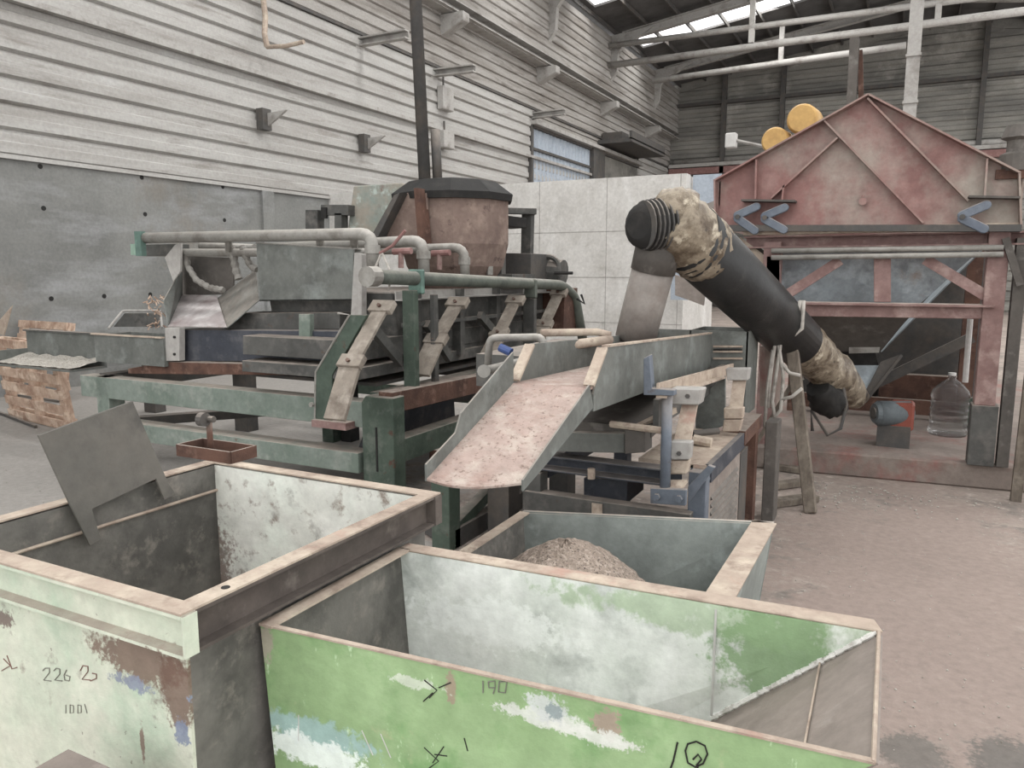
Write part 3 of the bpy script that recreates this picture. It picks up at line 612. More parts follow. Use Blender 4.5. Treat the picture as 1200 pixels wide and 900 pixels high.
# hopper body of the sieve
body = MB().prism([(-3.45,4.85,1.0),(-3.45,7.4,1.0),(-3.45,7.5,1.55),(-3.45,4.75,1.55)], (-1.25,0,0)).build('sieve_body', m_mach, m1, bevel=.01)
for y in (4.95, 5.6, 6.25, 6.95):
    MB().box((-3.45, y, 1.0), (-3.36, y+.07, 1.56)).build('body_rib', m_mach, m1)
MB().beam((-3.38,4.75,1.52),(-3.38,7.5,1.52), .08,.07,'L',.012).build('body_rail', m_steelw, m1)
MB().beam((-3.38,4.8,1.30),(-3.38,7.45,1.30), .05,.03).build('body_rail', m_mach, m1)
ext('lower_tray', [(418,432),(640,392),(640,402),(418,446)], (-1.1,0,0), m_mach, m1, X=-3.4)
ext('lower_tray', [(418,400),(640,372),(640,388),(418,424)], (-1.1,0,0), m_mach, m1, X=-3.44)
for a, b_ in (((432,385),(470,425)),((500,385),(527,420)),((562,375),(588,400))):
    MB().beam(P(a[0],a[1]-6,X=-3.34), P(b_[0],b_[1],X=-3.34), .05, .07).build('diagonal_brace', m_mach, m1)
MB().box((-4.7,4.55,.86),(-3.46,7.4,.885)).build('dark_fill_plate', m_steeld, m1)  # added dark plate: darkens the space under the sieve, hides the bright floor
# leaf springs along the side
def spring(pts, X, w, parent, k=1.0, m=m_tan):
    p = [P(a, b, X=X) for a, b in pts]
    s1 = MB().beam(p[0], p[1], w, .03, up=(0,-1,.3)); g = s1.build('leaf_spring', m, parent, bevel=.003)
    MB().beam(p[1], p[2], w*.72, .022, up=(0,-1,.3)).build('spring_blade', m, g)
    for q, n in ((p[1], (p[2]-p[1]).normalized()), (p[2], (p[2]-p[1]).normalized())):
        c = MB().beam(q-n*.05, q+n*.05, w*1.12, .05, up=(0,-1,.3)).build('spring_clamp', m, g, bevel=.004)
    for q in (p[1], p[2]):
        b = MB(); b.bolt(q+V((w*.0,-.03,.012)), (0,-1,.45), .014, .02); b.build('bolt', m_rust, g)
    return g
spring([(392,492),(412,424),(448,360)], -3.28, .17, m1)
spring([(492,440),(511,398),(536,355)], -3.25, .17, m1)
spring([(570,420),(585,390),(604,352)], -3.25, .16, m1)
spring([(628,400),(638,380),(655,343)], -3.25, .16, m1)
g = MB().prism([P(a,b,Y=4.24) for a,b in ((370,436),(410,369),(430,369),(389,440),(389,494),(369,491))], (0,.03,0)).build('spring_guard', m_gframe, m1, bevel=.003)
MB().tube([P(a,b,Y=4.24) for a,b in ((369,491),(370,436),(410,369),(396,367))], .009, 6).build('guard_edge', m_pipe, g)
b = MB()
for a in ((366,474),(397,479)): b.bolt(P(a[0],a[1],Y=4.22), (0,-1,0), .018, .02)
b.build('bolt', m_pipe, g)
MB().box((P(365,493,Y=4.2).x,4.2,P(365,500,Y=4.2).z),(P(405,495,Y=4.2).x,4.35,P(385,494,Y=4.2).z)).build('guard_foot', m_redlt, g)
# manifold pipe
q0, q1 = P(435,324,X=-3.22), P(658,334,X=-3.22)
mp_ = MB().tube([q0, q1, P(672,342,X=-3.2)+V((0,.05,-.05)), P(679,400,X=-3.15)+V((0,.1,0))], .052, 14, bend=.12).build('manifold_pipe', m_gpipe, m1, smooth=True)
MB().tube([q0+V((0,-.05,0)), q0+V((0,.05,0))], .07, 14).build('pipe_end_cap', m_pipe, mp_)
for a in ((488,312,345),(622,322,352)):
    c = P(a[0], (a[1]+a[2])/2, X=-3.22)
    MB().box((c.x-.065,c.y-.02,c.z-.1),(c.x+.065,c.y+.02,c.z+.08)).build('pipe_clamp', m_teal if a[0] < 500 else m_gpipe, mp_, bevel=.01)
for (pa, pb, yt, m) in ((471,490,340,m_gframe),(612,630,350,m_mach),(505,512,345,m_mach)):
    c = P((pa+pb)/2, yt, X=-3.25); wd_ = (P(pb,yt,Y=c.y).x-P(pa,yt,Y=c.y).x)
    MB().box((c.x-wd_*.36,c.y-.03,.82),(c.x+wd_*.36,c.y+.03,c.z)).build('upright_post', m, m1, bevel=.004)
# feed pipes coming over the top
def feedpipe(Y, a, b_, c, xl_, r):
    t0 = P(xl_[0], xl_[1], Y=Y); t1 = P(b_[0], b_[1], Y=Y); t2 = P(c[0], c[1], Y=Y)
    o_ = MB().tube([t0, t1, t2], r, 12, bend=.1).build('feed_pipe', m_pipe, m1, smooth=True)
    MB().tube([t1+V((0,0,-.08)), t1+V((0,0,-.14))], r*1.25, 12).build('pipe_collar', m_pipe, o_); return o_
fp = feedpipe(4.55, None, (436,274), (437,316), (168,279), .045)
MB().box((P(157,270,Y=4.5).x,4.50,P(157,300,Y=4.5).z),(P(164,270,Y=4.5).x,4.55,P(160,271,Y=4.5).z)).build('end_fitting', m_teal, fp)
feedpipe(5.1, None, (496,282), (497,325), (300,292), .045)
feedpipe(5.6, None, (544,290), (545,325), (350,296), .04)
for (x, y, Y) in ((200,292,4.7),(290,290,4.7),(360,290,4.75)):
    pass
MB().tube([P(168,296,Y=4.75), P(430,296,Y=4.75)], .035, 10).build('back_pipe', m_pipe, m1, smooth=True)
MB().tube([P(235,288,Y=4.85), P(298,290,Y=4.85)], .03, 10).build('back_pipe', m_pipe, m1, smooth=True)
MB().box((P(160,286,Y=4.7).x,4.7,P(160,300,Y=4.7).z),(P(205,286,Y=4.7).x,4.85,P(160,287,Y=4.7).z)).build('pipe_support', m_mach, m1)
MB().box((P(155,288,Y=4.68).x,4.66,P(160,299,Y=4.7).z),(P(165,286,Y=4.68).x,4.70,P(160,286,Y=4.7).z)).build('end_fitting', m_ltgreen, m1)
for x in (268, 375, 415):
    MB().tube([P(x,276,Y=4.6), P(x,296,Y=4.75)], .03, 8).build('pipe_link', m_pipe, m1)
for (pts, r) in (([(218,296),(220,312),(230,328),(245,337),(262,340)], .03), ([(271,288),(274,302),(277,318),(280,327)], .036), ([(284,288),(288,300),(294,312),(301,316)], .032)):
    MB().tube([P(a,b,Y=4.75) for a,b in pts], r, 10, ribs=.028).build('ribbed_hose', m_hose, m1)
for (x, y, Y) in ((470,300,4.9),(515,302,5.4)):
    v = MB().tube([P(x-9,y-5,Y=Y),P(x+12,y-6,Y=Y)], .025, 8).build('valve_lever', m_redcable, m1)
    MB().tube([P(x,y-4,Y=Y),P(x,y+14,Y=Y)], .022, 8).build('valve_stem', m_redlt, v)
st = MB().tube([P(475,270,Y=4.5),P(460,288,Y=4.48),P(445,297,Y=4.46)], .012, 6).build('red_strap', m_redcable, m1)
MB().tube([P(447,297,Y=4.46),P(437,320,Y=4.44)], .008, 6).build('loose_end', m_cable, st)
MB().tube([P(448,297,Y=4.46),P(459,322,Y=4.44),P(455,341,Y=4.44)], .008, 6).build('loose_end', m_cable, st)
# big grey side plate and chute at the left end
bp = plate([(300,285),(414,292),(414,352),(304,353)], (0,.02,0), Y=4.62).build('side_plate', m_tray, m1, bevel=.002)
MB().prism([P(300,285,Y=4.62),P(414,292,Y=4.62),P(414,292,Y=4.62)+V((0,.1,0)),P(300,285,Y=4.62)+V((0,.1,0))], (0,0,.008)).build('plate_flange', m_pipe, bp)
MB().prism([P(304,353,Y=4.62),P(414,352,Y=4.62),P(414,352,Y=5.1),P(304,353,Y=5.1)], (0,0,.01)).build('plate_bottom', m_mach, bp)
ext('edge_bar', [(415,296),(424,298),(424,385),(410,385)], (0,.06,0), m_steelw, m1, Y=4.6)
pf = lambda a, b, Y: P(a, b, Y=Y)
plate3([pf(197,383,4.45), pf(266,384,4.45), pf(254,347,4.95), pf(213,346,4.95)], .008).build('chute_floor', m_shiny, m1)
plate3([pf(197,383,4.45), pf(213,346,4.95), pf(212,284,4.95), pf(210,318,4.7), pf(191,352,4.45)], .008).build('chute_side', m_tray, m1)
plate3([pf(266,384,4.45), pf(254,350,4.95), pf(299,316,4.95), pf(303,352,4.6)], .008).build('chute_side', m_tray, m1)
plate([(193,302),(205,287),(212,284),(211,318),(203,330)], (0,.02,0), Y=4.68).build('chute_flange', m_steelw, m1)
plate([(213,300),(275,302),(272,345),(213,346)], (0,.02,0), Y=4.98).build('chute_back', m_funnel, m1)
# front channel, ledge and post
ext('front_channel', [(208,386),(398,388),(390,424),(208,423)], (0,.25,0), m_navy, m1, Y=4.5)
ext('ledge', [(270,367),(398,366),(398,386),(262,386)], (0,.35,0), m_mach, m1, Y=4.64)
ext('ledge_block', [(350,368),(363,368),(363,396),(350,396)], (0,.05,0), m_lgframe, m1, Y=4.47)
ext('lip_strip', [(150,432),(195,424),(372,428),(372,440),(150,438)], (0,.1,0), m_rust, m1, Y=4.42)
pp = ext('bolted_post', [(193,384),(210,384),(210,423),(194,423)], (0,.06,0), m_steelw, m1, Y=4.4)
b = MB(); b.bolt(P(205,395,Y=4.4), (0,-1,0), .012, .012); b.bolt(P(205,415,Y=4.4), (0,-1,0), .012, .012); b.build('bolt', m_black, pp)
# discharge box and tray with pellets
a = P(110,392,Y=4.38); c = P(193,430,Y=4.38); zt, zb2 = a.z, c.z
bx = MB(); bx.add(*(lambda q: (q.v, q.f))(obox(MB(), a.x, c.x, 4.38, 4.75, zb2, zt, .012))); bx.build('discharge_box', m_tray, m1)
MB().box((a.x-.02, 4.36, zt), (c.x, 4.40, zt+.012)).build('box_rim', m_dustrim, m1)
tx0, tx1 = P(22,400,Y=4.7).x, P(112,400,Y=4.7).x; tzb = P(60,432,Y=4.42).z; tzt = P(60,389,Y=4.8).z
tr = MB(); tr.box((tx0,4.78,tzb),(tx1,4.80,tzt)); tr.box((tx0-.02,4.44,tzb-.02),(tx0,4.80,tzb+.12)); tr.box((tx0-.02,4.42,tzb-.02),(tx1,4.80,tzb)); tro = tr.build('discharge_tray', m_tray, m1)
MB().box((tx0-.02,4.76,tzt),(tx1+.4,4.84,tzt+.015)).build('tray_rim', m_mach, tro)
rnd = random.Random(4); mbp = MB(); n = 22; vs = []; fs = []
for i in range(n+1):
    for k in range(9):
        vs.append((tx0+(tx1-tx0)*i/n, 4.43+.34*k/8, tzb+.004+.07*(k/8)**1.2*(.9+.12*math.sin(i*1.3))+rnd.uniform(0,.012)))
for i in range(n):
    for k in range(8): fs.append((i*9+k, (i+1)*9+k, (i+1)*9+k+1, i*9+k+1))
mbp.add(vs, fs); wp = mbp.build('white_pellets', m_white); tag(wp, 'white pellets spread on the far left discharge tray', 'pellets', kind='stuff')
sf = MB().tube([P(127,385,Y=4.9),P(144,364,Y=5.1),P(188,364,Y=5.1),P(190,384,Y=4.9)], .012, 6, bend=.04).build('small_frame', m_steelw, m1)
plate([(133,383),(146,367),(186,367),(188,383)], (0,.02,0), Y=5.0).build('small_tray', m_mach, m1)
sw = MB(); rnd = random.Random(9)
for i in range(46):
    a = P(rnd.uniform(172,193), rnd.uniform(346,384), Y=4.6+rnd.uniform(-.05,.08)); sw.tube([a, a+V((rnd.uniform(-.05,.05),rnd.uniform(-.03,.03),rnd.uniform(-.04,.04)))], .006, 4)
tag(sw.build('straw_strands', m_wood), 'tangle of pale yellow strands beside the left chute', 'strands', kind='stuff')
# tank with conical cap
tc_ = P(533, 240, Y=6.3); R_ = .52
tk = MB().lathe((tc_.x, 6.3, 0), [(.34,1.55),(R_*.9,1.75),(R_,1.95),(R_,2.36)], 10, rot=.2).build('tank', m_tank, m1)
MB().lathe((tc_.x-.02, 6.3, 0), [(R_*1.10,2.34),(R_*1.12,2.40),(R_*.8,2.52),(.12,2.56)], 10, rot=.2).build('tank_cap', m_black, tk)
plate([(477,226),(500,226),(500,292),(441,292)], (0,.03,0), Y=5.75).build('gusset_plate', m_tank, m1)
ed = plate([(471,230),(478,227),(446,291),(437,291)], (0,-.12,0), Y=5.75).build('gusset_flange', m_steeld, m1)
plate([(494,222),(500,222),(507,296),(500,300)], (0,-.12,0), Y=5.78).build('gusset_flange', m_rust, m1)
plate([(414,218),(470,214),(482,220),(440,292),(405,285)], (0,.7,0), Y=6.1).build('feed_hopper', m_aqua, m1, bevel=.01)
fr = MB(); 
for (a,b,c,d) in ((376,240,408,252),(358,246,372,276),(392,250,400,270)): fr.prism([P(a,b,Y=6.0),P(c,b,Y=6.0),P(c,d,Y=6.0),P(a,d,Y=6.0)], (0,.1,0))
fr.build('rear_bracket', m_mach, m1)
MB().prism([P(376,243,Y=5.98),P(382,243,Y=5.98),P(382,256,Y=5.98),P(376,256,Y=5.98)], (0,.03,0)).build('bracket_opening', m_black, m1)
# gallows frame right of the tank
def bar(name, a, b_, Ya, Yb, w, h, m, parent, kind='box'):
    return MB().beam(P(a[0],a[1],Y=Ya), P(b_[0],b_[1],Y=Yb), w, h, kind, .015).build(name, m, parent, bevel=.003)
bar('frame_post', (585,238), (585,332), 6.7, 6.7, .10, .09, m_mach, m1)
bar('frame_post', (619,248), (617,330), 7.2, 7.2, .11, .08, m_mach, m1)
bar('frame_arm', (550,232), (590,241), 6.3, 6.75, .09, .10, m_mach, m1)
bar('frame_arm', (590,247), (628,248), 7.0, 7.2, .08, .06, m_mach, m1)
bar('frame_arm', (556,256), (608,262), 6.6, 7.1, .25, .10, m_black, m1)
bar('frame_post', (566,262), (556,318), 6.6, 6.6, .12, .10, m_steeld, m1)
MB().prism([P(548,228,Y=6.2),P(556,228,Y=6.2),P(556,248,Y=6.2),P(548,248,Y=6.2)], (0,.1,0)).build('frame_end', m_black, m1)
# machinery cluster at the rear right end
ext('rear_box', [(560,296),(622,297),(622,332),(560,330)], (0,.5,0), m_steeld, m1, Y=7.0)
ext('rear_box', [(628,335),(662,338),(660,392),(624,392)], (0,.35,0), m_rust, m1, Y=7.45)
MB().tube([P(632,318,Y=7.5),P(660,320,Y=7.5)], .14, 14).build('drive_motor', m_mach, m1)
MB().tube([P(625,304,Y=7.4),P(645,300,Y=7.4),P(654,306,Y=7.4),P(656,325,Y=7.4)], .028, 8, bend=.05).build('rear_pipe', m_mach, m1)
MB().tube([P(650,320,Y=7.3),P(671,320,Y=7.3)], .018, 6).build('shaft', m_black, m1)
MB().tube([P(676,350,Y=7.2),P(685,356,Y=7.2),P(681,345,Y=7.2)], .012, 6).build('loose_wire', m_black, m1)
MB().box((P(548,325,Y=6.4).x,6.4,1.55),(P(600,325,Y=6.4).x,6.9,1.68)).build('top_cover', m_mach, m1)
for x in (498, 510, 522): MB().tube([P(x+52,322,Y=6.2),P(x+52,312,Y=6.2)], .03, 8).build('pipe_stub', m_pipe, m1)
# outrigger stand
sx = -2.45; so_z = P(518,552,Y=3.85).z
so = MB().box((sx-.07,3.83,0),(sx+.06,3.96,so_z)).build('outrigger_leg', m_gframe, m1, bevel=.004)
MB().box((sx-.06,4.95,0),(sx+.06,5.07,so_z)).build('outrigger_leg', m_gframe, m1)
MB().beam((sx,3.9,.06),(sx,5.1,.06),.12,.12).build('outrigger_base', m_steeld, m1)
MB().beam((sx,3.98,so_z-.05),(sx,5.1,so_z-.05),.12,.1).build('outrigger_top', m_gframe, m1)
MB().beam((sx,3.96,.10),(sx,4.95,so_z-.15),.07,.07).build('outrigger_rail', m_gframe, m1)
MB().beam((-3.2,4.4,.06),(sx,3.95,.06),.12,.1).build('outrigger_tie', m_steeld, m1)
MB().beam((-3.2,4.9,.30),(sx,4.9,.25),.1,.1).build('outrigger_tie', m_rust, m1)

# tall poles
p = P(498, 214, Y=6.05); pt = P(487, 0, Y=6.05); d = (pt-p)/(pt.z-p.z)
top = p + d*(11.2-p.z)
tag(MB().tube([p-d*.0-V((0,0,.02)), top], .055, 12).build('flue_pipe', m_steeld, smooth=True), 'tall dark grey pipe rising from the pink tank to the roof', 'pipe')
p = P(513, 214, Y=6.15); pt = P(510, 152, Y=6.15)
tag(MB().tube([p-V((0,0,.03)), pt], .045, 10).build('flue_pipe', m_steeld, smooth=True), 'short dark pipe end beside the tall one on the pink tank', 'pipe')

# ------------------------------------------------------------------ second screen with tray chute
m2 = thing('screening_machine', (-1.3, 4.5, 0), 'vibrating screen on blue frame with grit-covered tray chute over the grey bin', 'machine')
zl = .93; lipL = P(500,561,Z=zl); lipR = P(611,566,Z=zl)
XR_, XL_ = -1.20, -1.56
ur = P(689,455,X=XR_); ul = V((XL_, ur.y, ur.z))
n = 8; vs = []; fs = []
for i in range(n+1):       # slightly rounded lip
    t_ = i/n; c = lipL.lerp(lipR, t_) + V((0, -.10*math.sin(math.pi*t_)*.6, -.02*math.sin(math.pi*t_)*.4)); vs.append(c)
for i in range(n+1): vs.append(ul.lerp(ur, i/n))
fl_ = MB().prism(vs[:n+1] + vs[n+1:][::-1], (0,0,-.008)).build('chute_floor', m_pink, m2)
def wall(name, a, b_, h0, h1, hm, m, th=(.008,0,0)):
    mid = a.lerp(b_, .3); mid2 = a.lerp(b_, .36)
    return MB().prism([a, a+V((0,0,h0)), mid+V((0,0,h0)), mid2+V((0,0,hm)), b_+V((0,0,h1)), b_+V((0,0,-.03)), a+V((0,0,-.01))], th).build(name, m, m2)
wall('chute_side', lipL, ul, .055, .14, .11, m_tray, (-.008,0,0))
MB().prism([lipR+V((0,0,.012)), ur+V((0,0,.015)), ur+V((0,.05,-.09)), lipR.lerp(ur,.3)+V((0,0,-.055)), lipR+V((0,0,-.03))], (.008,0,0)).build('chute_side', m_tray, m2)
# trough walls
zc = P(832,391,X=XR_).z; ye = 5.35
MB().prism([P(693,462,X=XR_), P(707,407,X=XR_), V((XR_,ye,zc)), V((XR_,ye,zc-.24)), P(693,482,X=XR_)], (.01,0,0)).build('trough_side', m_tray, m2)
MB().prism([V((XL_,p_.y,p_.z)) for p_ in (P(693,462,X=XR_), P(707,407,X=XR_), V((XR_,ye,zc)), V((XR_,ye,zc-.24)), P(693,482,X=XR_))], (-.01,0,0)).build('trough_side', m_tray, m2)
MB().prism([ul, ur, V((XR_,ye,ur.z-.06)), V((XL_,ye,ur.z-.06))], (0,0,-.01)).build('trough_floor', m_pink, m2)
for X, a in ((XR_,((690,447),(707,407))), (XL_,None)):
    q0 = P(690,452,X=XR_); q1 = P(706,408,X=XR_); q0.x = q1.x = X
    MB().beam(q0, q1, .05, .012, up=(0,-1,.6)).build('end_flange', m_dustrim, m2)
MB().beam((XR_,ur.y+.2,P(707,407,X=XR_).z+.004),(XR_,ye,zc+.004),.03,.01).build('trough_edge', m_dustrim, m2)
MB().box((XL_+.01,ye-.9,ur.z),(XR_-.0,ye-.88,zc)).build('trough_divider', m_funnel, m2)
# feed box at the rear end
b = MB(); yb = 5.38; xb0, xb1 = -1.35, P(876,410,Y=yb).x; zb3 = P(850,437,Y=yb).z; ztb = P(850,388,Y=yb).z
b.box((xb0,yb,zb3),(xb1,yb+.01,ztb)); b.box((xb0,yb,zb3),(xb0+.01,yb+.4,ztb)); b.box((xb1-.01,yb,zb3-.3),(xb1,yb+.4,ztb)); b.box((xb0,yb+.4,zb3),(xb1,yb+.41,ztb))
fb = b.build('feed_box', m_tray, m2)
b = MB(); 
for y in (406,412,420): b.beam(P(836,y,Y=yb-.01), P(870,y,Y=yb-.01), .02, .012)
b.build('box_slats', m_dustrim, fb)
ext('box_slot', [(836,409),(870,409),(870,411),(836,411)], (0,-.012,0), m_black, fb, Y=yb)
MB().box((XL_-.25,yb,zb3),(xb0,yb+.01,ztb)).build('rear_plate', m_tray, m2)
# screen deck below trough
MB().prism([V((-1.75,3.75,.86)),V((-1.12,3.75,.86)),V((-1.12,5.3,1.0)),V((-1.75,5.3,1.0))], (0,0,.05)).build('screen_deck', m_funnel, m2)
MB().beam(V((-1.10,3.75,.99)),V((-1.10,5.35,1.0)),.03,.14).build('deck_side', m_mach, m2)
MB().beam(P(775,458,X=-1.02), P(862,432,X=-1.02), .05, .07, 'L', .012).build('deck_rail', m_dustrim, m2)
# blue base frame
FX0, FX1 = P(617,560,Y=3.75).x, -.84; yb0, yb1 = 3.78, 4.72
zt1 = P(700,541,Y=3.75).z; zt2 = P(700,560,Y=3.75).z
MB().beam((FX0,3.8,(zt1+zt2)/2),(-.98,3.8,(zt1+zt2)/2),.1,zt1-zt2,'C',.012).build('front_beam', m_navy, m2, bevel=.003)
MB().beam((FX0,3.76,.44),(-.9,3.76,.44),.08,.11).build('lower_front_beam', m_mach, m2, bevel=.003)
MB().beam((FX0,3.76,.07),(-.9,3.76,.07),.08,.10).build('base_beam', m_navy, m2)
MB().box((FX0-.02,3.74,0),(FX0+.09,3.84,.60)).build('leg', m_mach, m2, bevel=.003)
MB().box((-.93,3.78,0),(-.84,3.86,.70)).build('leg', m_blue, m2, bevel=.004)
MB().box((-.93,5.2,0),(-.84,5.3,.70)).build('leg', m_rust, m2)
MB().box((FX0,5.2,0),(FX0+.1,5.3,.70)).build('leg', m_navy, m2)
MB().beam((-.89,3.86,.68),(-.89,4.75,.68),.10,.07,'L',.012).build('side_beam', m_blue, m2)
MB().beam((-.89,4.75,.69),(-.89,5.35,.70),.12,.09).build('side_beam', m_rust, m2)
MB().beam((FX0+.05,3.84,.6),(FX0+.05,5.2,.6),.09,.1).build('side_beam', m_navy, m2)
MB().box((-1.22,3.86,.70),(-.86,4.78,.72)).build('deck_plate', m_dustrim, m2)
MB().box((-.865,3.87,.63),(-.835,4.78,.725)).build('deck_edge', m_navy, m2)
# louvre panel on the right side
lo = MB().box((-.862,3.88,.05),(-.846,4.70,.63)).build('louvre_panel', m_brownplate, m2)
b = MB()
for i in range(11):
    z = .10+i*.042; b.prism([(-.846,3.92,z),(-.835,3.92,z+.006),(-.846,3.92,z+.024)], (0,.70,0))
b.build('louvre_slats', m_mach, lo)
MB().box((-.90,4.72,.02),(-.845,4.95,.6)).build('side_door', m_steeld, m2)
# box under deck + clutter
ext('grey_box', [(640,506),(732,508),(732,531),(640,529)], (0,.5,0), m_tray, m2, Y=3.7)
ext('motor_box', [(684,560),(735,562),(735,590),(684,588)], (0,.3,0), m_navy, m2, Y=3.95)
ext('navy_skirt', [(617,588),(800,598),(800,640),(617,640)], (0,.02,0), m_navy, m2, Y=4.3)
cl_ = MB().tube([P(716,497,Y=3.7),P(780,505,Y=3.62)], .018, 8).build('clevis_rod', m_dustrim, m2)
MB().beam(P(740,505,Y=3.75), P(790,480,Y=4.0), .04, .03).build('link_bar', m_dustrim, m2)
ext('clevis_block', [(732,504),(756,505),(756,530),(732,532)], (0,.12,0), m_funnel, m2, Y=3.66)
MB().tube([P(700,590,Y=3.72),P(700,605,Y=3.72)], .03, 10).build('adjusting_screw', m_dustrim, m2)
MB().tube([P(693,549,Y=3.72),P(693,561,Y=3.72)], .02, 10).build('adjusting_screw', m_dustrim, m2)
# blue guide bracket
ext('guide_bracket', [(754,420),(761,416),(764,455),(790,457),(790,464),(754,463)], (0,.05,0), m_blue, m2, Y=3.55)
MB().tube([P(782,462,Y=3.6),P(779,588,Y=3.6)], .026, 10).build('guide_tube', m_blue, m2, smooth=True)
fp_ = ext('foot_plate', [(762,572),(804,574),(803,593),(762,590)], (0,.03,0), m_blue, m2, Y=3.56)
b = MB(); b.bolt(P(770,582,Y=3.56), (0,-1,0), .018, .02); b.bolt(P(796,584,Y=3.56), (0,-1,0), .018, .02); b.build('bolt', m_blue, fp_)
def spring2(cap, strip, cl2, low_, Y0, Y1, parent):
    def fr_(r, Y, th, nm, m, par): 
        return plate([(r[0],r[1]),(r[2],r[1]),(r[4],r[3]),(r[5],r[3])], (0,th,0), Y=Y).build(nm, m, par, bevel=.004)
    return fr_
sA = plate3([P(799,473,Y=3.78),P(817,473,Y=3.78),P(808,520,Y=3.66),P(789,520,Y=3.66)], .02).build('leaf_spring', m_dustrim, m2)
plate([(786,455),(823,456),(819,475),(786,474)], (0,.10,0), Y=3.74).build('spring_clamp', m_steelw, sA, bevel=.006)
plate([(785,517),(810,518),(808,539),(785,539)], (0,.06,0), Y=3.62).build('spring_clamp', m_steelw, sA, bevel=.006)
plate([(784,540),(807,540),(804,556),(783,556)], (0,.06,0), Y=3.63).build('spring_clamp', m_dustrim, sA, bevel=.006)
plate3([P(786,562,Y=3.64),P(805,562,Y=3.64),P(795,576,Y=3.58),P(783,576,Y=3.58)], .02).build('spring_foot', m_dustrim, sA)
b = MB(); b.bolt(P(806,464,Y=3.74),(0,-1,0),.012,.012); b.bolt(P(796,531,Y=3.62),(0,-1,0),.012,.012); b.build('bolt', m_steeld, sA)
ext('slanting_foot', [(806,570),(830,545),(838,548),(806,590)], (0,.03,0), m_blue, m2, Y=3.72)
Yb_ = 4.75
sB = plate3([P(859,444,Y=Yb_),P(874,444,Y=Yb_),P(869,480,Y=Yb_-.08),P(854,480,Y=Yb_-.08)], .02).build('leaf_spring', m_dustrim, m2)
plate([(850,432),(878,432),(876,446),(852,446)], (0,.08,0), Y=Yb_-.03).build('spring_clamp', m_steelw, sB, bevel=.005)
plate([(848,478),(871,478),(870,491),(848,491)], (0,.06,0), Y=Yb_-.12).build('spring_clamp', m_dustrim, sB, bevel=.005)
plate([(848,492),(870,492),(866,506),(846,506)], (0,.06,0), Y=Yb_-.12).build('spring_clamp', m_dustrim, sB, bevel=.005)
MB().tube([P(813,515,Y=4.3),P(834,519,Y=4.3)], .03, 8).build('loose_roller', m_dustrim, m2)
MB().tube([P(812,508,Y=4.4),P(842,505,Y=4.5)], .02, 8).build('loose_roller', m_funnel, m2)
ext('inner_panel', [(815,470),(850,440),(850,498),(815,512)], (0,.02,0), m_tray, m2, Y=4.9)
# small water pipe with blue valve above the tray
wpipe = MB().tube([P(571,436,Y=3.5),P(574,396,Y=3.5),P(636,395,Y=3.5),P(638,418,Y=3.5)], .020, 10, bend=.04).build('water_pipe', m_pipe, m2, smooth=True)
MB().tube([P(566,435,Y=3.45),P(612,424,Y=3.6)], .024, 10).build('water_pipe', m_pipe, m2, smooth=True)
MB().tube([P(567,435,Y=3.42),P(567,435,Y=3.45)], .035, 12).build('pipe_end', m_pipe, m2)
v = MB().tube([P(586,407,Y=3.48),P(599,413,Y=3.48)], .022, 10).build('blue_valve', m_bluev, wpipe)
MB().tube([P(638,414,Y=3.5),P(638,420,Y=3.5)], .026, 10).build('brass_nozzle', m_wrap, wpipe)
MB().tube([P(634,390,Y=3.9),P(700,389,Y=4.1),P(715,393,Y=4.1)], .022, 10).build('water_pipe', m_dustrim, m2, smooth=True)
MB().tube([P(640,408,Y=3.6),P(715,398,Y=4.1)], .026, 10).build('water_pipe', m_dustrim, m2, smooth=True)
MB().box((-2.35,4.1,1.0),(-1.60,5.3,1.2)).build('side_housing', m_mach, m2)
MB().box((-2.3,4.15,0),(-2.15,4.3,1.0)).build('housing_leg', m_steeld, m2)
MB().box((-2.3,5.1,0),(-2.15,5.25,1.0)).build('housing_leg', m_steeld, m2)

# ------------------------------------------------------------------ screw conveyor
cv = thing('screw_conveyor', (-.6, 6.2, .2), 'inclined black tube screw conveyor with wrapped ends and grey downpipe', 'conveyor')
T = P(800, 270, Y=4.62); Bq = P(1003, 466, Y=7.35); ax = (Bq-T); L = ax.length; axn = ax.normalized()
def al(t): return T + ax*t
tube = MB().tube([al(.02), al(.35), al(.57)], [.205,.20,.19], 32).build('conveyor_tube', m_tube, cv, smooth=True)
upv = (V((0,0,1)) - axn*axn.z).normalized(); sdv = axn.cross(upv).normalized()
MB().beam(al(.03)+upv*.205+sdv*.02, al(.60)+upv*.19+sdv*.02, .06, .03, up=upv).build('tube_top_rail', m_steeld, tube)
def lumpy(pts, rs, sd, amp, seg=18, sub=5):
    rnd = random.Random(sd); pts = [V(p) for p in pts]; q = []; r = []
    for i in range(len(pts)-1):
        for k in range(sub): q.append(pts[i].lerp(pts[i+1], k/sub)); r.append(rs[i]+(rs[i+1]-rs[i])*k/sub)
    q.append(pts[-1]); r.append(rs[-1]); mb = MB().tube(q, r, seg)
    n = len(q)
    for i in range(n):
        for k in range(seg):
            v = mb.v[i*seg+k]; mb.v[i*seg+k] = q[i] + (v-q[i])*(1+rnd.uniform(-amp, amp))
    return mb
MBw = lumpy([al(-.06), al(.0), al(.05), al(.09)], [.15,.20,.208,.205], 2, .05); MBw.build('head_wrapping', m_wrap, cv, smooth=True)
hc = P(762, 255, Y=4.5)
lumpy([hc+V((.20,.10,.0)), hc+V((.12,.05,.03)), hc+V((.03,.05,.06))], [.15,.155,.11], 3, .05).build('head_wrapping', m_wrap, cv, smooth=True)
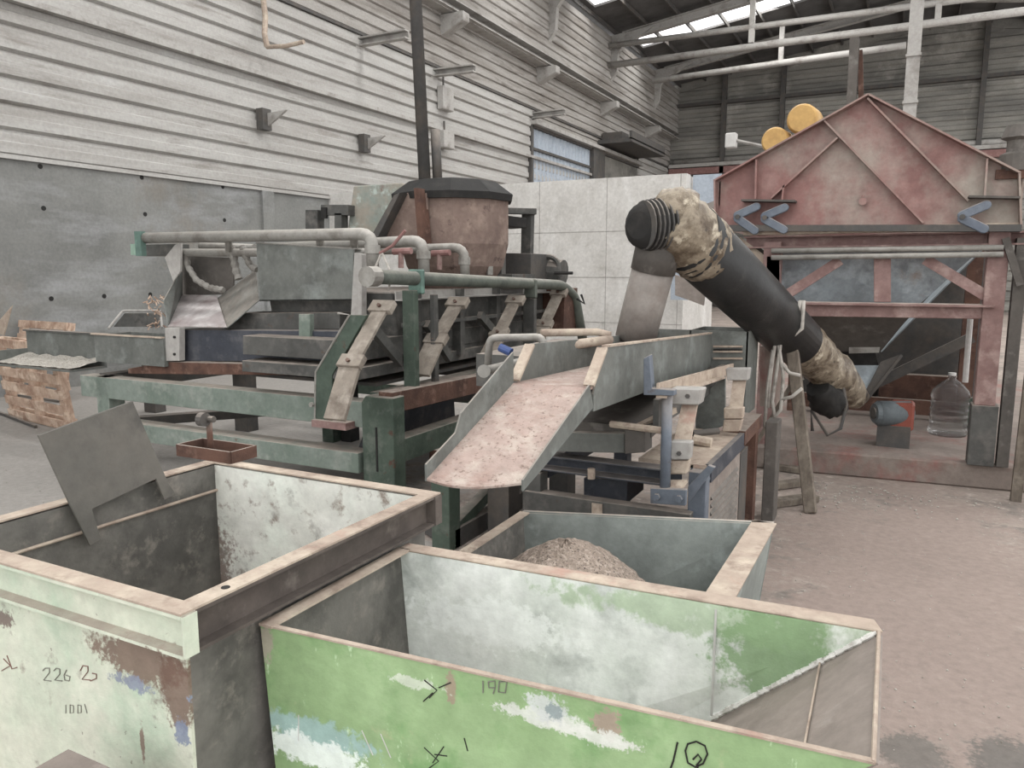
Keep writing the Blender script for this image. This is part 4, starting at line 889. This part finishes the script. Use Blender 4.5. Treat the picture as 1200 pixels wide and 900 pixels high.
hm = MB().tube([hc+V((.10,0.03,-.04)), hc+V((-.0,-.06,-.05)), hc+V((-.02,-.10,-.05)), hc+V((-.03,-.13,-.05))], [.15,.15,.13,.08], 18).build('head_drive', m_black, cv, smooth=True)
b = MB(); c0_, c1_ = hc+V((.10,0.03,-.04)), hc+V((-.03,-.11,-.05)); dd = (c1_-c0_).normalized()
for k in range(6):
    e_ = c0_.lerp(c1_, .12+.14*k); b.tube([e_, e_+dd*.008], .163-.004*k, 20)
b.build('cooling_ribs', m_steeld, hm)
D0, D1, D2 = P(775,272,Y=4.56), P(765,318,Y=4.58), P(744,398,Y=4.6)
MB().tube([D0, D1], [.135,.135], 20).build('outlet_neck', m_funnel, cv, smooth=True)
MB().tube([D0.lerp(D1,.95), D2], [.128,.125], 24).build('downpipe', m_down, cv, smooth=True)
lumpy([al(.55), al(.63), al(.72), al(.80), al(.90), al(1.0)], [.17,.18,.16,.18,.15,.11], 5, .09, sub=4).build('tail_wrapping', m_wrap, cv, smooth=True)
lumpy([al(.74)+V((-.02,-.1,-.16)), al(.80)+V((0,-.1,-.22)), al(.88)+V((0,-.05,-.2))], [.09,.14,.07], 6, .14).build('tail_gearbox', m_black, cv, smooth=True)
mc = P(1032, 484, Y=7.3)
mt = MB().tube([mc+V((.22,.1,.0)), mc+V((-.02,-.02,0))], [.105,.11], 20).build('drive_motor', m_motor, cv, smooth=True)
MB().tube([mc+V((-.02,-.02,0)), mc+V((-.05,-.035,0))], [.105,.085], 20).build('fan_cover', m_motor, mt)
MB().tube([mc+V((-.05,-.035,0)), mc+V((-.06,-.04,0))], [.05,.05], 16).build('fan_grille', m_mach, mt)
b = MB().box((mc.x+.07,mc.y-.02,mc.z-.14),(mc.x+.26,mc.y+.2,mc.z+.1)); b.build('gear_housing', m_orange, mt, bevel=.02)
MB().box((mc.x-.02,mc.y-.03,.2),(mc.x+.24,mc.y+.16,mc.z-.1)).build('motor_foot', m_steeld, mt)
ts = MB().tube([al(.62)+upv*.2, al(.66)+upv*.1-sdv*.19, al(.70)-upv*.18-sdv*.08], .02, 6).build('tie_strap', m_cable, cv)
plate([(791,322),(812,330),(826,338),(824,358),(808,352),(791,346)], (0,.04,0), Y=5.9).build('hanging_plate', m_brownplate, cv)

# prop post and rods
p0 = P(926, 386, Y=5.95); p1 = P(950, 601, Z=0)
tag(MB().beam(p0, p1, .085, .07).build('prop_post', m_woodg, bevel=.006), 'leaning weathered post propping up the black screw conveyor', 'post')
p0 = P(928, 440, Y=5.9); p1 = P(884, 535, Y=5.6); p1 = P(870, 560, Z=0.0) if False else p1
cb = thing('cable_bundle', P(922,395,Y=5.75), 'bundle of pale cables hanging from the black conveyor tube', 'cables')
for pts in ([(927,372),(923,392),(908,405),(903,440),(900,478)], [(929,372),(915,400),(911,430),(905,470),(908,490)], [(942,352),(940,385),(922,400)], [(912,403),(918,440),(915,480),(905,492)], [(915,425),(925,437),(938,440)], [(915,468),(928,465),(940,455)], [(938,352),(935,370),(922,395)], [(906,410),(900,450),(896,500)]):
    MB().tube([P(a,b,Y=5.75) for a,b in pts], .014, 6).build('cable_strand', m_cable, cb, smooth=True)
hs = thing('coiled_hose', P(970,470,Y=6.75), 'dark loop of hose hanging below the wrapped conveyor end', 'hose')
MB().tube([P(985,440,Y=6.75),P(992,475,Y=6.75),P(985,502,Y=6.7),P(970,510,Y=6.7),P(950,480,Y=6.7),P(952,505,Y=6.7)], .016, 6).build('hose', m_steeld, hs, smooth=True)
# ------------------------------------------------------------------ red hopper stand
rh = thing('feed_hopper', (-.4, 7.9, .2), 'oxide red steel hopper with pointed gable on a braced stand', 'hopper')
YH = 6.9
gb = plate([(841,213),(1018,114),(1193,204),(1195,268),(841,269)], (0,.014,0), Y=YH).build('gable_plate', m_red, rh)
def rbar(a, b_, w=.03, dpt=.07, m=m_red, nm='rib', Y=YH, par=None):
    p_, q_ = P(a[0],a[1],Y=Y), P(b_[0],b_[1],Y=Y); p_.y -= dpt/2; q_.y -= dpt/2
    return MB().beam(p_, q_, dpt, w, up=(0,0,1) if abs((q_-p_).normalized().z) < .9 else (1,0,0)).build(nm, m, par or gb)
rbar((839,213),(1018,113), .014, .10, nm='edge_flange'); rbar((1018,113),(1194,204), .014, .10, nm='edge_flange')
rbar((840,213),(841,268), .014, .10, nm='edge_flange'); rbar((1193,204),(1195,268), .014, .10, nm='edge_flange')
for a, b_ in (((967,143),(1082,262)),((1017,117),(1134,236)),((982,163),(905,233)),((888,188),(887,234)),((920,217),(918,235)),((1156,187),(1153,231))):
    rbar(a, b_, .014, .08)
rbar((841,268),(1195,268), .05, .12, m_steeld, 'base_flange')
rbar((872,236),(934,237), .016, .14, m_steeld, 'shelf_plate'); rbar((1134,232),(1193,233), .016, .14, m_funnel, 'shelf_plate')
b = MB().tube([P(1011,236,Y=YH-.07), P(1011,236,Y=YH)], .03, 10); b.tube([P(1011,231,Y=YH-.05), P(1011,229,Y=YH-.05)], .015, 6); b.build('lug', m_red, gb)
def hinge(a, b_, c, par):
    Yh = YH-.13
    k = MB()
    for (u, v_) in ((a,b_),(a,c)):
        p_, q_ = P(u[0],u[1],Y=Yh), P(v_[0],v_[1],Y=Yh); d_ = (q_-p_).normalized(); n_ = V((d_.z,0,-d_.x))*.036; pts = []
        for t_ in range(9): 
            an = math.pi*t_/8; pts.append(q_ + n_*math.cos(an) + d_*.036*math.sin(an))
        for t_ in range(9):
            an = math.pi*t_/8; pts.append(p_ - n_*math.cos(an) - d_*.036*math.sin(an))
        MB().prism(pts, (0,.05,0)).build('clamp_arm', m_blue, par, bevel=.006)
h = thing('clamp', P(864,254,Y=YH-.15), 'x', 'y'); 
bpy.data.objects.remove(h)
for a, b_, c in (((864,254),(886,242),(884,270)), ((896,255),(919,243),(918,269)), ((1128,254),(1156,240),(1153,268))):
    hp = MB().tube([P(a[0],a[1],Y=YH-.16), P(a[0],a[1],Y=YH-.02)], .02, 10).build('clamp_pin', m_steeld, gb)
    Yh = YH-.13
    for (u, v_, yy) in ((a,b_,0),(a,c,-.0)):
        p_, q_ = P(u[0],u[1]+(2 if v_ is c else -2),Y=Yh), P(v_[0],v_[1],Y=Yh); d_ = (q_-p_).normalized(); n_ = V((d_.z,0,-d_.x))*.034; pts = []
        for t_ in range(9): 
            an = math.pi*t_/8; pts.append(q_ + n_*math.cos(an) + d_*.034*math.sin(an))
        for t_ in range(9):
            an = math.pi*t_/8; pts.append(p_ - n_*math.cos(an) - d_*.034*math.sin(an))
        MB().prism(pts, (0,.04,0)).build('clamp_arm', m_blue, hp, bevel=.006)
GL, GR = P(841,268,Y=YH), P(1195,268,Y=YH); GT = P(1018,114,Y=YH); zh0 = GL.z; zhL = P(841,213,Y=YH).z; zhR = P(1193,204,Y=YH).z
MB().prism([(GL.x,8.9,zh0),(GR.x,8.9,zh0),(GR.x,8.9,zhR),(GT.x,8.9,GT.z-.1),(GL.x,8.9,zhL)], (0,.012,0)).build('gable_plate', m_red, rh)
MB().box((GL.x,YH,zh0),(GL.x+.012,8.9,zhL)).build('hopper_side', m_red, rh)
MB().box((GR.x-.012,YH,zh0),(GR.x,8.9,zhR)).build('hopper_side', m_red, rh)
# stand
z1 = P(1000,282,Y=YH).z
MB().beam((P(872,282,Y=YH).x,YH+.05,z1),(GR.x+.1,YH+.05,z1),.12,.10,'C',.012).build('top_beam', m_redlt, rh)
MB().beam((P(872,282,Y=YH).x,YH+.0,z1+.085),(GR.x,YH+.0,z1+.085),.10,.05).build('packing_strip', m_dustrim, rh)
for y in (291, 299): MB().tube([P(904,y+3,Y=YH-.05),P(1176,y-1,Y=YH-.05)], .022, 10).build('hand_rail', m_pipe, rh, smooth=True)
def rect(nm, a, b_, c, d, dy, m, Y=YH, par=rh):
    return plate([(a,b_),(c,b_),(c,d),(a,d)], (0,dy,0), Y=Y).build(nm, m, par, bevel=.004)
rect('stand_post', 898, 300, 914, 352, .1, m_redlt)
rect('centre_strut', 1024, 303, 1044, 354, .06, m_redlt)
MB().beam(P(985,305,Y=YH+.03),P(913,351,Y=YH+.03),.05,.08).build('diagonal_strut', m_redlt, rh)
MB().beam(P(1084,304,Y=YH+.03),P(1166,353,Y=YH+.03),.05,.08).build('diagonal_strut', m_redlt, rh)
lb_ = plate([(903,353),(1166,357),(1166,374),(903,370)], (0,.10,0), Y=YH).build('lower_beam', m_redlt, rh, bevel=.004)
MB().beam(P(903,355,Y=YH-.02),P(1166,359,Y=YH-.02),.08,.015).build('beam_flange', m_redlt, lb_)
pxa = P(1172,300,Y=YH).x
MB().box((pxa-.085,YH-.02,P(1155,475,Y=YH).z),(pxa+.055,YH+.15,z1+.05)).build('corner_post', m_redlt, rh, bevel=.005)
MB().box((pxa-.10,YH-.03,.2),(pxa+.08,YH+.15,P(1155,475,Y=YH).z)).build('post_foot', m_mach, rh, bevel=.004)
MB().box((pxa+.10,YH+.0,.2),(pxa+.18,YH+.12,z1)).build('corner_post', m_funnel, rh)
MB().beam((pxa+.02,YH-.04,z1),(pxa+.14,YH-.04,z1-.35),.04,.05).build('knee_brace', m_funnel, rh)
xlp = P(906,420,Y=YH).x
MB().box((xlp-.12,YH,.2),(xlp+.02,YH+.12,z1)).build('corner_post', m_redlt, rh)
MB().box((pxa-.1,8.75,.2),(pxa+.03,8.9,zh0)).build('corner_post', m_rust, rh)
MB().box((xlp-.1,8.75,.2),(xlp+.03,8.9,zh0)).build('corner_post', m_rust, rh)
MB().box((xlp,8.8,.25),(pxa,8.86,.40)).build('rear_beam', m_rust, rh)
# funnel
Yf0 = 7.15
fn = plate3([P(912,303,Y=Yf0),P(1140,303,Y=Yf0),P(1085,352,Y=Yf0+.1),P(1058,375,Y=Yf0+.25),P(1032,414,Y=Yf0+.45),P(958,414,Y=Yf0+.45),P(935,375,Y=Yf0+.25),P(912,352,Y=Yf0+.1)], .01)
fn = plate3([P(905,283,Y=Yf0),P(1160,283,Y=Yf0),P(1078,356,Y=Yf0+.12),P(915,356,Y=Yf0+.12)], .01).build('funnel_front', m_bgsheet, rh)
plate3([P(915,356,Y=Yf0+.12),P(1078,356,Y=Yf0+.12),P(1032,412,Y=Yf0+.52),P(962,412,Y=Yf0+.52)], .01).build('funnel_lower_front', m_funnel, rh)
a, c = P(1160,283,Y=Yf0), P(1032,412,Y=Yf0+.52)
plate3([a, c, c+V((0,.6,0)), a+V((0,1.6,0))], .01).build('funnel_side', m_bgsheet, rh)
a2, c2 = P(905,283,Y=Yf0), P(962,412,Y=Yf0+.52)
plate3([a2, c2, c2+V((0,.6,0)), a2+V((0,1.6,0))], .01).build('funnel_side', m_bgsheet, rh)
plate3([a+V((0,1.6,0)), a2+V((0,1.6,0)), c2+V((0,.6,0)), c+V((0,.6,0))], .01).build('funnel_rear', m_funnel, rh)
plate([(995,406),(1032,404),(1030,413),(995,414)], (0,-.02,0), Y=Yf0+.5).build('funnel_lip', m_pipe, rh)
plate3([P(988,428,Y=7.75),P(1032,428,Y=7.75),P(1014,468,Y=7.6),P(1008,468,Y=7.6)], .01).build('spout', m_bgsheet, rh)
plate3([P(1032,424,Y=7.7),P(1056,415,Y=7.7),P(1030,448,Y=7.6),P(1013,470,Y=7.6),P(1010,466,Y=7.6)], .05).build('spout_side', m_steeld, rh)
plate3([c2+V((.05,.1,0)), c+V((-.05,.1,0)), P(1030,430,Y=7.8), P(990,430,Y=7.8)], .01).build('spout_neck', m_black, rh)
MB().beam(P(1140,395,Y=8.6),P(1025,450,Y=8.6),.06,.1).build('rear_brace', m_steeld, rh)
MB().tube([P(1137,374,Y=7.3),P(1131,448,Y=7.3)], .022, 8).build('drain_pipe', m_whitep, rh)
# things around the hopper
bpnl = MB().box((P(1036,400,Y=9.3).x,9.3,.30),(P(1136,400,Y=9.3).x,9.34,1.75))
tag(MB().box((P(940,400,Y=9.3).x,9.3,.2),(P(1150,400,Y=9.3).x,9.34,1.85)).build('dark_sheet', m_steeld), 'dark steel sheet standing behind the red hopper stand', 'sheet')
tag(MB().box((P(1030,455,Y=9.1).x,9.1,.2),(P(1136,455,Y=9.1).x,9.25,.62)).build('timber_baulk', m_rust), 'brown baulk behind the water jug under the hopper', 'beam')
pj = P(1110, 509, Z=.2); jr = .165
jg = thing('water_jug', pj, 'large clear ribbed plastic water jug on the platform', 'jug')
pr = [(jr*.92,0),(jr,.02)]
for i in range(5): pr += [(jr,.06+i*.06),(jr*.93,.075+i*.06),(jr*.93,.09+i*.06)]
pr += [(jr,.37),(jr*.9,.42),(jr*.5,.49),(.035,.52),(.03,.56)]
jo = MB().lathe(pj, pr, 24).build('jug_body', m_pvc, jg, smooth=True)
MB().lathe(pj, [(.034,.555),(.034,.58)], 16).build('cap', m_whitep, jg)
p = P(1146, 500, Z=.2); p = V((p.x, 8.0, .2))
gd = P(1146, 478, Y=8.1)
tag(MB().tube([V((gd.x+.02,8.45,.36)), V((gd.x+.05,8.6,.36))], .155, 20).build('cylinder_end', m_gframe), 'round green cylinder lying behind the jug', 'cylinder')
for (a_, r_, lab) in (((945,141),.145,'upper one of two yellow drums showing above the hopper slope'), ((913,166),.13,'lower one of two yellow drums showing above the hopper slope')):
    c = P(a_[0],a_[1],Y=8.3)
    tag(MB().tube([c+V((-.03,-.12,0)), c+V((-.03,-.09,0)), c+V((0,.14,0))], [r_*.85,r_,r_], 22).build('yellow_drum', m_yellow, smooth=True), lab, 'drum', 'yellow drums behind the hopper')
a_ = P(1001,118,Y=9.15); b2 = P(998,46,Y=9.15)
tag(MB().beam((a_.x,9.15,.2),(a_.x-.03,9.15,b2.z),.09,.12,'I',.015).build('iron_post', m_funnel), 'rusty brown post standing up behind the hopper peak', 'post')
tag(MB().beam((a_.x+.34,9.22,.2),(a_.x+.02,9.24,b2.z-.1),.05,.05).build('iron_post', m_rust), 'thin rusty bar leaning on the brown post behind the hopper peak', 'post')
c = P(857,165,Y=9)
cm = thing('floodlight', c, 'small white lamp head beside the yellow drums', 'lamp')
MB().box((c.x-.06,8.95,c.z-.08),(c.x+.06,9.05,c.z+.08)).build('lamp_head', m_whitep, cm, bevel=.01)
MB().tube([c+V((.05,0,0)), P(935,180,Y=8.905)], .02, 6).build('lamp_arm', m_steelw, cm)
c = P(1190,178,Y=6.95)
jk = thing('rusty_motor', c, 'small rusty motor perched on the right shoulder of the hopper', 'motor')
MB().lathe((c.x,c.y,c.z-.14),[(.10,0),(.10,.12),(.06,.14),(.06,.22),(.10,.24),(.07,.33)],14).build('motor_body', m_funnel, jk)
MB().box((c.x-.12,c.y-.08,c.z-.2),(c.x+.12,c.y+.08,c.z-.13)).build('motor_base', m_rust, jk)
pz_ = P(1196,600,Z=0); 
tag(MB().beam((pz_.x,pz_.y+.3,0),(pz_.x+.03,pz_.y+.3,2.0),.07,.06).build('timber_pole', m_woodg), 'brown weathered pole at the right picture edge by the hopper', 'pole')
tag(MB().beam((pz_.x+.10,pz_.y+.25,0),(pz_.x+.02,pz_.y+.25,1.5),.04,.04).build('timber_pole', m_rust), 'thin rusty bar next to the weathered pole at right', 'pole')
# side chute of the hopper behind the conveyor
plate3([P(805,247,Y=7.6),P(846,232,Y=7.4),P(838,270,Y=7.3),P(822,264,Y=7.4)], .01).build('side_chute', m_down, rh)
plate3([P(835,270,Y=7.2),P(880,285,Y=7.0),P(905,300,Y=7.0),P(880,330,Y=7.1),P(850,300,Y=7.2)], .01).build('side_chute', m_funnel, rh)
plate3([P(855,282,Y=7.0),P(868,278,Y=7.0),P(905,306,Y=6.95),P(895,312,Y=6.95)], .02).build('side_chute_bar', m_dustrim, rh)
# platform
struct(MB().prism([(-1.75,6.75,0),(3.2,7.15,0),(3.2,12.5,0),(-1.75,12.5,0)], (0,0,.2)).build('floor_platform', m_concstep, bevel=.015), 'reddish concrete platform step under the hopper', 'platform')
# rusty cabinet piece between screen and platform
tag(MB().box((-.80,5.32,0),(-.72,5.5,.70)).build('rusty_stand', m_funnel, bevel=.005), 'brown stand at the rear right corner of the blue framed screen', 'stand')
rr = MB().tube([P(903,405,Y=6.1), P(903,475,Y=6.1)], .08, 16).build('red_cylinder', m_red); tag(rr, 'faded red cylinder half hidden behind the hanging cables', 'cylinder')
rr.location.z = 0
tag(MB().beam(P(928,450,Y=5.86), P(880,530,Y=5.86), .03, .03).build('thin_rod', m_woodg), 'thin slanting rod leaning against the prop post', 'rod')
# planks
for (a_, b_, w_, lab) in (((900,590),(955,583),.10,'short grey plank lying nearest the prop post foot'), ((896,545),(945,552),.08,'thin plank lying against the platform step'), ((903,570),(940,565),.08,'grey plank between the other two by the prop post')):
    p_, q_ = P(a_[0],a_[1],Z=.03), P(b_[0],b_[1],Z=.03)
    tag(MB().beam(p_, q_, w_, .05).build('plank', m_woodg, bevel=.004), lab, 'plank', 'planks on the floor by the prop post')
# pebbles
rnd = random.Random(11); pb = MB()
def pebble(x, y, s, z=0):
    k = len(pb.v); pb.lathe((x, y, z), [(s*.6,0),(s,s*.4),(s*.5,s*.9)], 6, rot=rnd.random()*3)
for i in range(700):
    if i < 330: p_ = P(rnd.uniform(930,1195), 560+abs(rnd.gauss(0,18)), Z=0); x_, y_ = p_.x, p_.y
    elif i < 520: p_ = P(rnd.uniform(905,1200), rnd.uniform(580,880), Z=0); x_, y_ = p_.x, p_.y
    else: p_ = P(rnd.uniform(0,330), rnd.uniform(490,610), Z=0); x_, y_ = p_.x, p_.y
    if y_ > 6.6 and x_ > -1.7: continue
    pebble(x_, y_, rnd.uniform(.004,.012) if i < 330 else rnd.uniform(.002,.006))
tag(pb.build('scattered_pebbles', m_white), 'pale pebbles and crumbs scattered over the floor', 'pebbles', kind='stuff')
pb = MB(); rnd = random.Random(5)
for i in range(500):
    r_ = abs(rnd.gauss(0,.1)); a_ = rnd.random()*6.3; pebble(-.42 + r_*math.cos(a_)*.9, 1.52+r_*math.sin(a_)*.5, rnd.uniform(.003,.008), .645)
tag(pb.build('white_crumbs', m_white), 'whitish crusty crumbs in the grass green bin by its sloping end', 'crumbs', kind='stuff')

# ------------------------------------------------------------------ pallets at the left
def pallet(loc, rx, rz, label, W=1.15, D=1.0):
    t = thing('wooden_pallet', loc, label, 'pallet', 'wooden pallets by the concrete wall')
    t.rotation_euler = (rx, 0, rz)
    def bx_(nm, a, b_):
        me = MB().box(a, b_); o_ = me.build(nm, m_wood); o_.parent = t; return o_
    for i in range(6): bx_('deck_board', (0, i*(D-.1)/5, .10), (W, i*(D-.1)/5+.10, .122))
    for x in (0, W/2-.05, W-.10): bx_('stringer', (x, 0, .022), (x+.10, D, .10))
    for y in (0, D/2-.05, D-.10): bx_('bottom_board', (0, y, 0), (W, y+.10, .022))
    return t
c = P(24,487,Z=0); pallet((c.x, c.y, .02), math.radians(97), math.radians(-8), 'pallet standing on edge behind the pellet tray', D=.95, W=1.42)
c2 = P(8,392,Y=6.1); pallet((c2.x-.15, 6.3, .02), math.radians(80), math.radians(-3), 'pallet leaning behind the upright one', D=1.02, W=1.15)
p_ = P(5,385,Y=5.4); tag(plate3([p_+V((-.3,0,-.05)), p_+V((.0,.0,-.08)), p_+V((.22,0,.28))], .01).build('sack_corner', m_dustrim), 'pointed beige sack corner on top of the pallets', 'sack')
tag(MB().beam(P(-10,480,Z=.02), P(42,500,Z=.02), .03,.03).build('iron_bar', m_steeld), 'grey bar lying on the floor beside the pallet', 'bar')
# ------------------------------------------------------------------ light
wd = bpy.data.worlds.new('world'); SC.world = wd; wd.use_nodes = True
bg = wd.node_tree.nodes['Background']; bg.inputs[0].default_value = (1,.99,.98,1); bg.inputs[1].default_value = 1.8
def area(name, loc, rot, sx, sy, power, col=(1,1,1)):
    d = bpy.data.lights.new(name, 'AREA'); d.shape = 'RECTANGLE'; d.size = sx; d.size_y = sy; d.energy = power; d.color = col
    o = bpy.data.objects.new(name, d); COL.objects.link(o); o.location = loc; o.rotation_euler = rot
# daylight entering at each roof light
for i, (a0, a1) in enumerate(SKY):
    for x in (-5.7, 5.7):
        area('skylight_daylight', (x, (a0+a1)/2, roofz(x)+.2), (0, (-1 if x < 0 else 1)*-.144, 0), 9, 1.3, 420, (1,.99,.97))
vs_ = SC.view_settings; vs_.view_transform = 'Standard'; vs_.look = 'None'; vs_.gamma = 1; vs_.use_curve_mapping = False; vs_.exposure = 0.25
